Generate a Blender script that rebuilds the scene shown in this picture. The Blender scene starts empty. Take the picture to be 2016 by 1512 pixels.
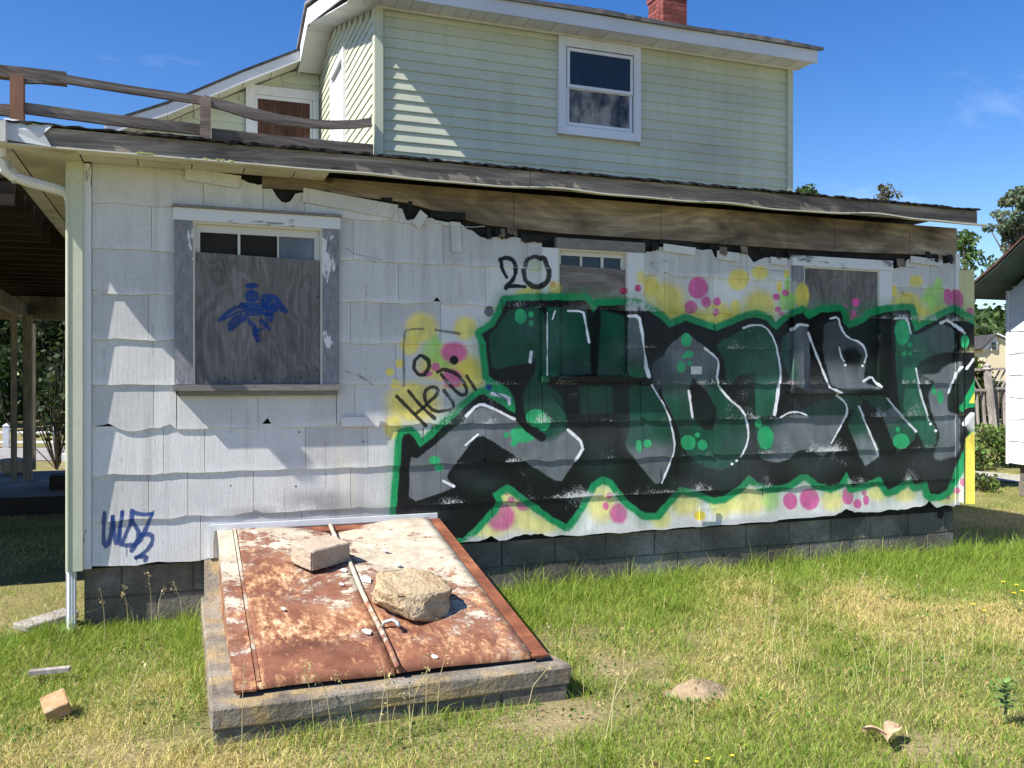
import bpy, bmesh, math, random
import numpy as np
from mathutils import Vector, Matrix
R = random.Random(7)
NR = np.random.default_rng(11)

# ------------------------------------------------------------------ camera
scene = bpy.context.scene
TH = math.radians(20.5); CT, ST = math.cos(TH), math.sin(TH)
F, CX, HY = 1740.0, 1008.0, 752.5          # focal length and horizon in photograph pixels (2016 wide)
CAM = Vector((0.5417, -5.779, 1.48))
RT = Vector((CT, -ST, 0)); FW = Vector((ST, CT, 0)); UP = Vector((0, 0, 1))
cd = bpy.data.cameras.new('camera'); cam = bpy.data.objects.new('camera', cd)
scene.collection.objects.link(cam)
cam.location = CAM; cam.rotation_euler = (math.pi/2, 0, -TH)
cd.sensor_width = 36; cd.lens = F/2016*36; cd.shift_y = -(756-HY)/2016
cd.clip_start = 0.05; cd.clip_end = 3000
scene.camera = cam

# ------------------------------------------------------------------ sky, sun, exposure
SUN = Vector((0.91, 0.195, -1.04)).normalized()      # the way the light travels
elev = math.asin(-SUN.z); azim = math.atan2(-SUN.x, -SUN.y)   # clockwise from +Y
w = bpy.data.worlds.new('World'); scene.world = w; w.use_nodes = True
nt = w.node_tree; nt.nodes.clear()
sky = nt.nodes.new('ShaderNodeTexSky'); sky.sky_type = 'NISHITA'; sky.sun_disc = False
sky.sun_elevation = elev; sky.sun_rotation = azim
sky.air_density = 1.0; sky.dust_density = 0.15; sky.ozone_density = 2.0; sky.altitude = 0
tc = nt.nodes.new('ShaderNodeTexCoord'); mp = nt.nodes.new('ShaderNodeMapping')
mp.inputs['Scale'].default_value = (1.2, 2.6, 5.5); mp.inputs['Rotation'].default_value = (0.2, 0.35, 0.5)
nz = nt.nodes.new('ShaderNodeTexNoise'); nz.inputs['Scale'].default_value = 1.6; nz.inputs['Detail'].default_value = 7; nz.inputs['Roughness'].default_value = 0.62; nz.inputs['Distortion'].default_value = 0.5
rp = nt.nodes.new('ShaderNodeValToRGB'); rp.color_ramp.elements[0].position = 0.575; rp.color_ramp.elements[0].color = (0, 0, 0, 1)
rp.color_ramp.elements[1].position = 0.86; rp.color_ramp.elements[1].color = (0.26, 0.26, 0.26, 1)
hs = nt.nodes.new('ShaderNodeHueSaturation'); hs.inputs['Saturation'].default_value = 1.38; hs.inputs['Hue'].default_value = 0.514
mx = nt.nodes.new('ShaderNodeMixRGB'); mx.inputs[2].default_value = (8.5, 9.2, 10.5, 1)
bg = nt.nodes.new('ShaderNodeBackground'); bg.inputs[1].default_value = 0.087
ow = nt.nodes.new('ShaderNodeOutputWorld')
L = nt.links.new
L(tc.outputs['Generated'], mp.inputs[0]); L(mp.outputs[0], nz.inputs['Vector']); L(nz.outputs['Fac'], rp.inputs[0])
L(sky.outputs[0], hs.inputs['Color']); L(hs.outputs[0], mx.inputs[1]); L(rp.outputs[0], mx.inputs[0]); L(mx.outputs[0], bg.inputs[0]); L(bg.outputs[0], ow.inputs[0])
sd = bpy.data.lights.new('sun', 'SUN'); sd.energy = 5.0; sd.angle = math.radians(0.53); sd.color = (1, 0.955, 0.88)
so = bpy.data.objects.new('sun', sd); scene.collection.objects.link(so)
so.rotation_euler = SUN.to_track_quat('-Z', 'Y').to_euler(); so.location = (-20, -6, 25)
vs = scene.view_settings; vs.view_transform = 'Standard'; vs.look = 'None'; vs.gamma = 1; vs.use_curve_mapping = False
vs.exposure = 1.0
scene.display_settings.display_device = 'sRGB'
try:
    scene.cycles.use_denoising = True; scene.cycles.max_bounces = 6; scene.cycles.transparent_max_bounces = 8
except Exception: pass

# ------------------------------------------------------------------ measuring: a pixel of the photograph on a real plane
def ray(px, py): return RT*((px-CX)/F) + FW + UP*((HY-py)/F)
def on_y(px, py, y=0.0):
    d = ray(px, py); return CAM + d*((y-CAM.y)/d.y)
def on_x(px, py, x):
    d = ray(px, py); return CAM + d*((x-CAM.x)/d.x)
def on_z(px, py, z=0.0):
    d = ray(px, py); return CAM + d*((z-CAM.z)/d.z)
def at_d(px, py, Z): return CAM + ray(px, py)*Z
def wx(px, y=0.0): return on_y(px, HY, y).x

# ------------------------------------------------------------------ object helpers
COL = scene.collection
def link(o, parent=None):
    COL.objects.link(o)
    if parent is not None: o.parent = parent
    return o
def tag(o, label=None, cat=None, group=None, kind=None):
    if label: o['label'] = label
    if cat: o['category'] = cat
    if group: o['group'] = group
    if kind: o['kind'] = kind
    return o
def thing(name, label, cat, group=None, loc=(0, 0, 0)):
    o = bpy.data.objects.new(name, None); o.location = loc; link(o); o.empty_display_size = 0.1
    return tag(o, label, cat, group)
def mesh(name, verts, faces, m, parent=None, smooth=False):
    me = bpy.data.meshes.new(name); me.from_pydata([tuple(v) for v in verts], [], faces); me.update()
    bm = bmesh.new(); bm.from_mesh(me); bmesh.ops.recalc_face_normals(bm, faces=bm.faces); bm.to_mesh(me); bm.free()
    if m: me.materials.append(m)
    if smooth:
        for p in me.polygons: p.use_smooth = True
    o = bpy.data.objects.new(name, me)
    link(o, parent)
    if parent is not None and parent.type == 'EMPTY':
        o.matrix_parent_inverse = Matrix.Translation(-parent.location)
    return o
class MB:
    def __init__(s): s.v = []; s.f = []
    def add(s, v, f):
        n = len(s.v); s.v += [tuple(p) for p in v]; s.f += [tuple(i+n for i in q) for q in f]; return s
    def box(s, x0, x1, y0, y1, z0, z1):
        return s.add([(x0,y0,z0),(x1,y0,z0),(x1,y1,z0),(x0,y1,z0),(x0,y0,z1),(x1,y0,z1),(x1,y1,z1),(x0,y1,z1)],
                     [(0,3,2,1),(4,5,6,7),(0,1,5,4),(1,2,6,5),(2,3,7,6),(3,0,4,7)])
    def beam(s, a, b, w, h, up=(0,0,1)):      # w sideways, h along up
        a = Vector(a); b = Vector(b); d = (b-a).normalized(); u = Vector(up); r = d.cross(u).normalized(); u = r.cross(d).normalized()
        vs_ = []
        for p in (a, b):
            for i, j in ((-1,-1),(1,-1),(1,1),(-1,1)): vs_.append(p + r*(i*w/2) + u*(j*h/2))
        return s.add(vs_, [(0,1,2,3),(7,6,5,4),(0,4,5,1),(1,5,6,2),(2,6,7,3),(3,7,4,0)])
    def prism(s, pts, off):                    # polygon extruded by the vector off
        n = len(pts); o = Vector(off); a = [Vector(p) for p in pts]; b = [p+o for p in a]
        fs = [tuple(range(n)), tuple(range(2*n-1, n-1, -1))] + [(i, i+n, (i+1) % n + n, (i+1) % n) for i in range(n)]
        return s.add(a+b, fs)
    def tube(s, path, r, n=8, rx=None, cap=True):
        path = [Vector(p) for p in path]; rr = r if isinstance(r, (list, tuple)) else [r]*len(path); base = len(s.v)
        prev = None
        for i, p in enumerate(path):
            d = (path[min(i+1, len(path)-1)] - path[max(i-1, 0)]).normalized()
            ref = Vector((0,0,1)) if abs(d.z) < 0.9 else Vector((0,1,0))
            if prev is not None: ref = prev
            u = (ref - d*ref.dot(d)).normalized(); v = d.cross(u); prev = u
            for k in range(n):
                t = 2*math.pi*(k+0.5)/n
                s.v.append(tuple(p + u*math.cos(t)*rr[i] + v*math.sin(t)*rr[i]*(rx or 1)))
        for i in range(len(path)-1):
            for k in range(n):
                a = base+i*n+k; b = base+i*n+(k+1) % n; s.f.append((a, b, b+n, a+n))
        if cap:
            s.f.append(tuple(base+k for k in range(n-1, -1, -1))); e = base+(len(path)-1)*n; s.f.append(tuple(e+k for k in range(n)))
        return s
    def build(s, name, m, parent=None, smooth=False): return mesh(name, s.v, s.f, m, parent, smooth)
def bevel(o, w, seg=1):
    b = o.modifiers.new('bevel', 'BEVEL'); b.width = w; b.segments = seg; b.limit_method = 'ANGLE'; return o
def interp(x, pts):
    if x <= pts[0][0]: return pts[0][1]
    for (a, b), (c, d) in zip(pts, pts[1:]):
        if x <= c: return b + (d-b)*(x-a)/max(c-a, 1e-9)
    return pts[-1][1]

# ------------------------------------------------------------------ the spray paint, drawn on a sheet in wall coordinates
TX0, TX1, TZ0, TZ1, TEX = -0.2, 7.1, 0.30, 2.70, 0.0032
TW, THH = int((TX1-TX0)/TEX), int((TZ1-TZ0)/TEX)
gx = TX0 + (np.arange(TW)+0.5)*TEX; gz = TZ0 + (np.arange(THH)+0.5)*TEX
# every texel knows where it lies in the photograph's measure; strokes below are measured there
rx_ = gx - CAM.x; ry_ = -CAM.y
Xc = rx_*CT - ry_*ST; Zc = rx_*ST + ry_*CT
PXg = np.broadcast_to((CX + F*Xc/Zc)[None, :], (THH, TW)).astype(np.float32)
PYg = (HY - F*(gz-CAM.z)[:, None]/Zc[None, :]).astype(np.float32)
paint = np.zeros((THH, TW, 4), np.float32)
ZOOM = {'P': (0, 0, 1), 'A': (740, 580, 3.0233), 'B': (1300, 580, 3.0242), 'C': (1256, 460, 2.6526), 'D': (700, 420, 3.0545),
        'E': (940, 420, 3.780), 'G': (1500, 460, 4.448), 'H': (320, 380, 3.6), 'I': (0, 900, 2.6526), 'J': (0, 380, 2.6526)}
def cv(z, pts):
    ox, oy, k = ZOOM[z]; return [(ox+p[0]/k, oy+p[1]/k) for p in pts]
def lin(c): return tuple(((v/255+0.055)/1.055)**2.4 if v > 10 else v/255/12.92 for v in c)
cols_x = (CX + F*Xc/Zc)
def window_of(x0, x1, y0, y1):
    i0 = max(int(np.searchsorted(cols_x, x0)), 0); i1 = min(int(np.searchsorted(cols_x, x1))+1, TW)
    if i1 <= i0: return None
    sub = PYg[:, i0:i1]; rows = np.where((sub.min(1) <= y1) & (sub.max(1) >= y0))[0]
    if len(rows) == 0: return None
    return slice(rows[0], rows[-1]+1), slice(i0, i1)
rough_n = None
def vnoise(shape, cell, seed):
    g = np.random.default_rng(seed); h, w_ = shape; gh, gw = int(h/cell)+3, int(w_/cell)+3
    a = g.random((gh, gw)).astype(np.float32); y = np.arange(h)/cell; x = np.arange(w_)/cell
    yi = y.astype(int); xi = x.astype(int); fy = (y-yi)[:, None]; fx = (x-xi)[None, :]
    fy = fy*fy*(3-2*fy); fx = fx*fx*(3-2*fx)
    return (a[yi][:, xi]*(1-fy)*(1-fx) + a[yi+1][:, xi]*fy*(1-fx) + a[yi][:, xi+1]*(1-fy)*fx + a[yi+1][:, xi+1]*fy*fx)
EDGE = (vnoise((THH, TW), 3, 1)-0.5)*1.2 + (vnoise((THH, TW), 14, 2)-0.5)*2.2
def over(sl, a, col):
    p = paint[sl]; c = np.array(col, np.float32); a = a[..., None]
    oa = a + p[..., 3:4]*(1-a)
    p[..., :3] = np.where(oa > 1e-4, (c*a + p[..., :3]*p[..., 3:4]*(1-a))/np.maximum(oa, 1e-4), p[..., :3])
    p[..., 3:4] = oa
def segdist(X, Y, pts):
    d = np.full(X.shape, 1e9, np.float32)
    for (ax, ay), (bx, by) in zip(pts, pts[1:]):
        vx, vy = bx-ax, by-ay; l2 = vx*vx+vy*vy+1e-9
        t = np.clip(((X-ax)*vx+(Y-ay)*vy)/l2, 0, 1)
        d = np.minimum(d, np.hypot(X-ax-t*vx, Y-ay-t*vy))
    return d
def smooth_pts(pts, n=3, closed=False):
    for _ in range(n-1):
        q = [] if closed else [pts[0]]
        m = len(pts)
        for i in range(m if closed else m-1):
            a, b = pts[i], pts[(i+1) % m]
            e = 0.13 if closed else 0.25; q += [(a[0]*(1-e)+b[0]*e, a[1]*(1-e)+b[1]*e), (a[0]*e+b[0]*(1-e), a[1]*e+b[1]*(1-e))]
        if not closed: q.append(pts[-1])
        pts = q
    return pts
def inside(X, Y, pts):
    r = np.zeros(X.shape, bool); n = len(pts)
    for i in range(n):
        (x1, y1), (x2, y2) = pts[i], pts[(i+1) % n]
        if y1 == y2: continue
        c = ((y1 > Y) != (y2 > Y)) & (X < (x2-x1)*(Y-y1)/(y2-y1)+x1)
        r ^= c
    return r
def stroke(z, pts, w_, col, soft=1.0, alpha=1.0, sm=2, closed=False):
    k = ZOOM[z][2]; p = cv(z, pts); p = smooth_pts(p, sm, closed) if len(p) > 2 else p
    if closed: p = p + [p[0]]
    r = w_/k/2; m = r+soft*2+4
    sl = window_of(min(q[0] for q in p)-m, max(q[0] for q in p)+m, min(q[1] for q in p)-m, max(q[1] for q in p)+m)
    if sl is None: return
    d = segdist(PXg[sl], PYg[sl], p) + EDGE[sl]*min(soft, 1.5)*0.6
    over(sl, np.clip((r-d)/soft+0.5, 0, 1)*alpha, lin(col))
def fill(z, pts, col, soft=1.0, alpha=1.0, sm=2, col2=None, grad=None):
    p = smooth_pts(cv(z, pts), sm, True); m = soft*2+4
    sl = window_of(min(q[0] for q in p)-m, max(q[0] for q in p)+m, min(q[1] for q in p)-m, max(q[1] for q in p)+m)
    if sl is None: return
    X, Y = PXg[sl], PYg[sl]
    d = segdist(X, Y, p+[p[0]]); d = np.where(inside(X, Y, p), -d, d) + EDGE[sl]*min(soft, 1.5)*0.6
    a = np.clip(-d/soft+0.5, 0, 1)*alpha
    over(sl, a, lin(col))
    if col2 is not None:
        (ax, ay), (bx, by) = cv(z, grad); vx, vy = bx-ax, by-ay
        t = np.clip(((X-ax)*vx+(Y-ay)*vy)/(vx*vx+vy*vy), 0, 1)
        t = np.clip(t + (vnoise(X.shape, 40, 5)-0.5)*0.5, 0, 1)
        over(sl, a*t*t*(3-2*t), lin(col2))
def blob(z, x, y, rx, ry=None, col=(0,0,0), soft=0.25, alpha=1.0):
    ox, oy, k = ZOOM[z]; cx, cy = ox+x/k, oy+y/k; rx = rx/k; ry = (ry or rx*k)/k
    m = 1.0+soft*2
    sl = window_of(cx-rx*m-3, cx+rx*m+3, cy-ry*m-3, cy+ry*m+3)
    if sl is None: return
    d = np.hypot((PXg[sl]-cx)/rx, (PYg[sl]-cy)/ry) + EDGE[sl]*0.04
    over(sl, np.clip((1-d)/soft+0.5, 0, 1)*alpha, lin(col))
YEL, YEL2, PNK, LGR, GRN, BLK = (228, 208, 82), (236, 224, 132), (212, 78, 150), (162, 212, 104), (22, 138, 82), (9, 10, 11)
DGR, GRY, BGR, WHT, BLU = (17, 72, 54), (108, 112, 116), (40, 172, 106), (238, 239, 243), (16, 58, 122)
WBASE = (224, 222, 214)
# pale under-coat along the foot of the piece and behind its top
fill('P', [(905,1060),(1000,950),(1180,930),(1340,950),(1560,930),(1890,900),(1892,1000),(1560,1010),(1100,1060)], WBASE, 10, 0.85)
fill('P', [(1262,560),(1310,540),(1560,545),(1562,640),(1400,665),(1262,620)], WBASE, 12, 0.5)
# soft spray clouds
for a in [(270,200,95,90),(530,200,68,70),(430,430,185,120),(220,640,160,120),(100,790,55,70),(560,480,90,90),(200,300,60,60)]: blob('A', *a, col=YEL, soft=0.5, alpha=0.8)
for a in [(80,460,24,24),(140,410,26,26),(110,530,26,26)]: blob('A', *a, col=YEL, soft=0.3, alpha=0.85)
for a in [(800,1240,190,160),(640,1400,120,50),(980,1370,120,50),(1340,1240,90,110),(1690,1330,60,60),(700,1200,60,60)]: blob('A', *a, col=YEL2, soft=0.6, alpha=0.85)
for a in [(130,350,115,95),(410,430,90,70),(630,390,85,95),(60,270,45,50),(230,440,120,60),(500,450,90,50),(1400,380,85,75),(1560,410,70,45),(1450,430,60,50)]: blob('C', *a, col=YEL, soft=0.55, alpha=0.85)
for a in [(520,240,55,56),(630,205,44,36),(770,212,16,24),(505,380,24,34),(735,280,16,30),(840,330,40,70),(1330,300,20,32),(1310,362,13,17),(1445,250,36,32)]: blob('C', *a, col=YEL, soft=0.3, alpha=0.85)
for a in [(240,1410,80,60),(560,1390,120,70),(1010,1390,55,60),(1250,1345,60,50),(1385,1360,60,40),(430,1420,60,60),(1600,1370,60,40)]: blob('C', *a, col=YEL2, soft=0.6, alpha=0.85)
blob('C', 315, 1470, 28, 24, col=YEL, soft=0.25); blob('C', 690, 1390, 42, 60, col=LGR, soft=0.7, alpha=0.7)
for a in [(340,330,60,70),(400,390,50,40),(350,280,20,45)]: blob('A', *a, col=LGR, soft=0.6, alpha=0.75)
for a in [(770,350,40,48),(745,330,40,14),(775,280,14,60),(760,390,40,12),(1545,330,60,60),(1560,262,22,34),(1510,340,40,20),(1530,380,18,40)]: blob('C', *a, col=LGR, soft=0.4, alpha=0.8)
for a in [(462,345,78,62),(352,430,26,26),(450,500,62,55),(300,470,35,20),(735,1320,88,85),(875,1250,42,36),(800,1220,22,20),(770,1175,24,16),(1440,1300,52,62),(1365,1257,18,24),(1385,1195,20,20)]: blob('A', *a, col=PNK, soft=0.35, alpha=0.85)
for a in [(310,285,52,58),(350,358,26,29),(270,385,33,36),(408,355,20,22),(402,412,16,20),(718,330,18,18),(765,310,18,18),(725,398,16,16),(745,420,14,12),(1122,360,20,23),(1112,420,14,20),(1065,385,16,20),(1612,330,22,45),(1650,350,30,60),(1708,410,15,22),(1095,455,14,22),
          (790,1395,38,44),(890,1385,53,57),(1090,1370,30,46),(1140,1410,22,24),(1185,1390,16,25),(1175,1345,14,22),(1655,1340,15,17),(1680,1295,13,22),(1610,1375,14,12)]: blob('C', *a, col=PNK, soft=0.22, alpha=0.9)
for a in [(543,535,22,24),(560,590,24,16),(530,600,26,14),(440,590,18,12),(1070,580,28,28),(1172,562,24,28),(1078,640,18,10)]: blob('E', *a, col=(200,45,105), soft=0.2, alpha=0.9)
for a in [(330,590,55,30),(560,560,50,50),(1200,480,40,50),(400,570,60,40)]: blob('E', *a, col=YEL, soft=0.6, alpha=0.7)
# outline of the big letters
SIL = [(779,1012),(790,868),(795,855),(805,852),(815,862),(826,880),(840,870),(941,778),(952,776),(1013,813),(1011,785),(1000,765),(970,748),(961,738),(955,676),(947,658),(972,642),(987,616),(995,594),
 (1064,591),(1099,592),(1146,592),(1156,602),(1165,617),(1174,602),(1239,601),(1265,606),(1296,625),(1316,645),(1348,631),(1407,652),(1467,628),(1486,624),(1505,630),(1526,650),(1558,622),(1573,616),(1588,629),(1612,615),(1650,614),(1657,638),(1666,646),(1691,638),(1711,622),(1736,615),(1765,612),(1788,611),(1799,652),(1873,614),(1912,645),
 (1915,800),(1900,850),(1885,900),(1862,964),(1846,973),(1829,973),(1822,947),(1799,954),(1789,938),(1760,960),(1746,964),(1730,937),(1703,950),(1677,957),(1664,930),(1650,950),(1631,957),(1607,950),(1588,933),(1573,934),(1551,950),(1525,957),(1498,954),(1472,936),(1452,957),(1422,977),(1406,980),(1373,967),(1336,958),(1300,998),(1290,1010),(1269,1010),(1236,987),(1203,944),(1183,938),(1163,950),(1137,1000),(1114,1032),(1087,1017),(998,952),(968,972),(976,987),(968,1000),(938,1033),(909,1058),(800,1060)]
stroke('P', SIL, 46, GRN, soft=22, alpha=0.38, sm=1, closed=True)
stroke('P', SIL, 27, GRN, soft=4.0, sm=1, closed=True)
fill('A', [(650,520),(790,560),(840,640),(850,740),(640,590)], GRN, 2, sm=1)
fill('P', SIL, BLK, 2.2, sm=1)
# letter fills
fill('A', [(200,965),(195,1240),(470,1150),(420,1090),(430,1055),(590,850),(640,842),(880,990),(1090,1125),(1190,985),(1235,905),(1140,800),(1030,850),(960,860),(900,800),(820,748),(620,660),(530,735),(250,975)], GRY, 2.5, sm=2)
fill('A', [(665,260),(745,160),(790,85),(990,75),(1000,480),(1100,740),(1140,800),(1010,860),(880,720),(872,590),(960,430),(975,345),(930,400),(690,450)], DGR, 2.5, sm=2)
fill('A', [(860,770),(1010,760),(1140,800),(1040,880),(960,870)], (40,72,66), 8, alpha=0.8)
fill('A', [(880,560),(1000,490),(1005,530),(1100,600),(1112,690),(1142,800),(1010,850),(890,720)], DGR, 4, sm=2, alpha=0.9)
fill('A', [(960,330),(1000,300),(1000,480),(940,480)], DGR, 5, sm=2, alpha=0.8)
stroke('A', [(850,700),(880,780),(985,850)], 48, BLK, 2)
fill('A', [(1005,75),(1090,75),(1090,490),(1005,490)], DGR, 1.5, sm=1)
fill('A', [(1095,82),(1240,90),(1262,280),(1265,470),(1095,485)], DGR, 4, sm=1, col2=(40,66,60), grad=[(1100,200),(1240,480)])
fill('A', [(1330,95),(1470,130),(1472,484),(1310,484)], DGR, 5, sm=1, col2=(52,70,62), grad=[(1400,250),(1400,500)])
fill('A', [(1482,140),(1540,132),(1600,400),(1632,490),(1482,492)], (92,100,102), 1.5, sm=2, col2=DGR, grad=[(1500,330),(1500,470)])
fill('A', [(1005,530),(1100,600),(1112,690),(1142,800),(1010,850)], DGR, 4, sm=2)
fill('A', [(1410,560),(1500,540),(1500,700),(1480,840),(1420,720)], (20,34,30), 10, sm=2, alpha=0.7)
fill('A', [(1205,545),(1402,545),(1405,700),(1215,706)], DGR, 6, sm=1, col2=(48,76,68), grad=[(1300,620),(1300,720)])
fill('A', [(1500,535),(1640,545),(1755,740),(1780,880),(1760,965),(1690,1120),(1655,1128),(1475,900),(1508,780)], DGR, 3, sm=2, col2=(108,112,116), grad=[(1620,820),(1650,1000)])
fill('B', [(0,400),(40,310),(140,225),(265,315),(345,390),(335,530),(410,620),(490,690),(520,780),(520,880),(490,950),(440,1010),(360,1040),(260,1020),(170,960),(120,890),(110,800),(60,700),(10,600),(0,540)], (98,102,106), 2.5, sm=2, col2=DGR, grad=[(200,380),(230,640)])
fill('B', [(185,485),(160,570),(180,720),(260,812),(310,800),(335,700),(285,590)], BLK, 4, sm=2)
fill('B', [(-60,420),(60,330),(70,480),(-40,600)], (70,76,82), 3, sm=2, alpha=0.7)
fill('B', [(320,300),(490,205),(560,185),(620,195),(670,265),(705,400),(710,520),(690,640),(660,720),(560,730),(556,520),(520,470),(460,480),(420,520),(385,520),(380,400),(340,330)], DGR, 3, sm=2, col2=(32,88,66), grad=[(450,300),(640,400)])
fill('B', [(560,740),(660,732),(720,735),(790,712),(870,722),(940,690),(1100,680),(1095,740),(1010,870),(990,940),(960,965),(880,920),(820,925),(760,980),(680,1000),(600,980),(570,930),(560,800)], (32,70,58), 3, sm=2, col2=(112,116,120), grad=[(600,800),(760,860)])
fill('B', [(520,470),(560,440),(560,730),(520,700),(500,600)], (14,40,32), 6, sm=2, alpha=0.7)
fill('B', [(1180,600),(1310,600),(1390,660),(1310,700),(1230,640)], (28,72,56), 4, sm=2, alpha=0.9)
fill('B', [(820,690),(930,640),(1050,612),(1105,680),(1090,720),(900,722)], (26,66,52), 5, sm=2)
fill('B', [(1070,600),(1180,600),(1200,650),(1150,690),(1110,670)], (28,72,56), 3, sm=2)
fill('B', [(720,260),(790,195),(850,180),(872,230),(878,560),(815,560),(760,480),(715,350)], (106,110,118), 2, sm=2, col2=DGR, grad=[(850,300),(720,330)])
fill('B', [(960,170),(1050,155),(1070,240),(1150,285),(1210,345),(1205,420),(1190,520),(1310,562),(1010,562),(950,350)], (76,80,84), 3, sm=2, col2=(118,122,126), grad=[(1050,330),(1090,560)])
fill('B', [(1060,330),(1080,420),(1180,420),(1195,360),(1140,310)], (16,18,20), 10, sm=2)
fill('B', [(1110,770),(1170,662),(1300,940),(1295,965),(1215,1022),(1180,960)], (36,82,64), 2.5, sm=1, col2=(128,132,136), grad=[(1190,780),(1250,1000)])
fill('B', [(1310,700),(1390,662),(1520,800),(1505,860),(1410,942),(1380,880)], (104,108,112), 2.5, sm=1, col2=(30,86,64), grad=[(1350,700),(1430,860)])
fill('B', [(1390,155),(1480,145),(1500,250),(1660,172),(1740,205),(1750,330),(1600,370),(1520,410),(1530,520),(1580,700),(1640,800),(1630,890),(1580,930),(1510,800),(1420,690),(1400,500)], (36,100,74), 3, sm=2, col2=(74,90,86), grad=[(1450,300),(1700,250)])
fill('B', [(1530,420),(1620,360),(1730,345),(1680,480),(1580,512)], BLK, 3, sm=2)
fill('B', [(1540,480),(1640,470),(1700,420),(1775,395),(1770,460),(1705,590),(1700,690),(1765,720),(1765,960),(1640,990),(1620,960),(1660,830),(1600,690),(1590,600),(1630,520)], (112,116,120), 4, sm=2)
for a in [(148,270,31,40),(165,355,28,22),(118,430,27,33),(170,410,14,16),(138,370,12,14),(580,765,20,28),(620,850,48,70),(160,880,44,45),(245,895,30,30),(215,835,15,15),(1425,872,48,46),(1408,803,12,18),(1623,570,13,32),(1660,610,20,40),(1435,225,44,75),(1478,300,14,14),(1448,350,14,14),(1482,350,12,12),(1790,280,20,40)]: blob('B', *a, col=BGR, soft=0.12, alpha=0.92)
for a in [(858,130,35,45),(920,118,16,18),(920,172,14,20),(950,735,62,55),(870,830,75,50),(995,765,38,45),(772,835,16,16),(818,885,18,20),(1560,900,18,38),(1612,885,24,24),(345,985,35,25),(375,1030,26,22)]: blob('A', *a, col=BGR, soft=0.12, alpha=0.92)
stroke('A', [(850,700),(880,780),(985,850)], 46, BLK, 2)
# drifts of paler and darker paint inside the letters
gg_ = random.Random(31); 
for _ in range(150):
    x_, y_ = gg_.uniform(800, 1900), gg_.uniform(620, 960)
    if not inside(np.array([x_]), np.array([y_]), SIL)[0]: continue
    c_ = gg_.choice([(44,92,76),(110,114,118),(10,34,28),(26,80,60),(14,16,17),(84,90,94)])
    blob('P', x_, y_, gg_.uniform(14, 40), gg_.uniform(10, 34), col=c_, soft=1.5, alpha=gg_.uniform(0.06, 0.20))
# white gloss lines
for p, w_ in [([(1132,98),(1222,100),(1230,130),(1258,285)],12),([(1490,130),(1545,128),(1560,190),(1600,400),(1618,480)],20),([(1600,430),(1618,485)],26),([(1637,537),(1730,690),(1775,860),(1765,960),(1695,1122)],10),([(535,722),(600,655),(650,655),(820,742)],17),([(605,832),(530,895)],14),([(1140,805),(1240,893),(1185,985)],18),([(922,342),(915,400)],20),([(400,1110),(460,1140)],18),([(1005,110),(1005,480)],5),([(1052,100),(1035,150)],10)]: stroke('A', p, w_, WHT, 1.0, 0.93)
for p, w_ in [([(258,320),(330,372),(345,410),(325,520),(400,620),(490,690),(520,790),(518,870),(475,965)],11),([(165,572),(185,730)],16),([(490,200),(540,180),(620,185),(675,270),(710,420),(708,520),(695,620),(670,715)],12),([(705,520),(672,715)],18),([(710,730),(760,700),(820,698),(865,718)],10),([(770,210),(800,178),(862,186)],17),([(865,230),(930,400),(995,560)],13),([(1000,560),(1050,585)],15),
    ([(995,145),(1045,133),(1058,200),(1100,260),(1180,285),(1215,350),(1200,405)],11),([(1050,315),(1060,370),(1078,398)],9),([(1195,515),(1240,485),(1260,520),(1295,550)],14),([(1045,602),(1095,640),(1108,690),(1085,755),(1010,885)],11),([(1175,665),(1220,770),(1290,950)],12),([(1345,617),(1400,690),(1510,805)],11),([(1390,142),(1468,140),(1484,232)],12),([(1515,440),(1540,580),(1592,750)],11),([(1665,170),(1710,147),(1790,230)],16),([(1832,385),(1800,442)],12),([(1775,432),(1745,480),(1710,585)],11),([(1822,712),(1788,770)],26)]: stroke('B', p, w_, WHT, 1.0, 0.9)
for a in [(450,988,8),(422,1008,8),(1085,420,8),(1188,424,8),(1514,812,9),(1633,810,9),(1603,770,8)]: blob('B', a[0], a[1], a[2], a[2], col=WHT, soft=0.2)
# hand-written tags
stroke('E', [(168,352),(182,420),(215,478)], 30, BLK, 1.6); stroke('E', [(165,345),(215,330),(265,355),(288,420),(265,490),(215,535),(205,560)], 32, BLK, 1.6); stroke('E', [(205,550),(260,540),(350,548)], 30, BLK, 1.6)
stroke('E', [(480,345),(420,322),(365,345),(338,420),(350,500),(400,545),(460,550),(510,505),(515,440),(490,370)], 36, (14,15,14), 2.0, 0.95, sm=3, closed=True)
blob('E', 420, 400, 45, 40, col=LGR, soft=0.7, alpha=0.5)
for p in [[(122,605),(200,685),(293,780)],[(193,573),(260,660),(345,735)],[(232,712),(300,655)],[(300,650),(360,600),(372,560),(330,545),(285,575),(290,640),(345,700),(440,685)],[(402,570),(470,660),(435,690)],[(365,462),(400,442),(480,470),(535,545),(540,590),(500,602),(430,530),(385,475)],[(537,485),(590,565)]]: stroke('A', p, 22, BLK, 1.2, 0.93)
stroke('A', [(265,360),(310,390),(315,430),(285,480),(250,478),(222,440),(228,390)], 24, BLK, 1.2, 0.95, sm=3, closed=True); blob('A', 463, 390, 26, 27, col=BLK, soft=0.3)
stroke('A', [(165,545),(162,240),(180,208),(280,205)], 13, (70,72,78), 1.5, 0.75); stroke('A', [(350,210),(492,233)], 13, (70,72,78), 1.5, 0.75)
blob('A', 670, 100, 28, 32, col=(62,64,70), soft=0.25, alpha=0.85); stroke('A', [(690,590),(790,610),(790,650)], 22, (205,208,214), 1.2); stroke('A', [(700,575),(770,625)], 10, (90,95,105), 1.2); blob('A', 672, 552, 18, 18, col=BLU, soft=0.3)
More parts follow.
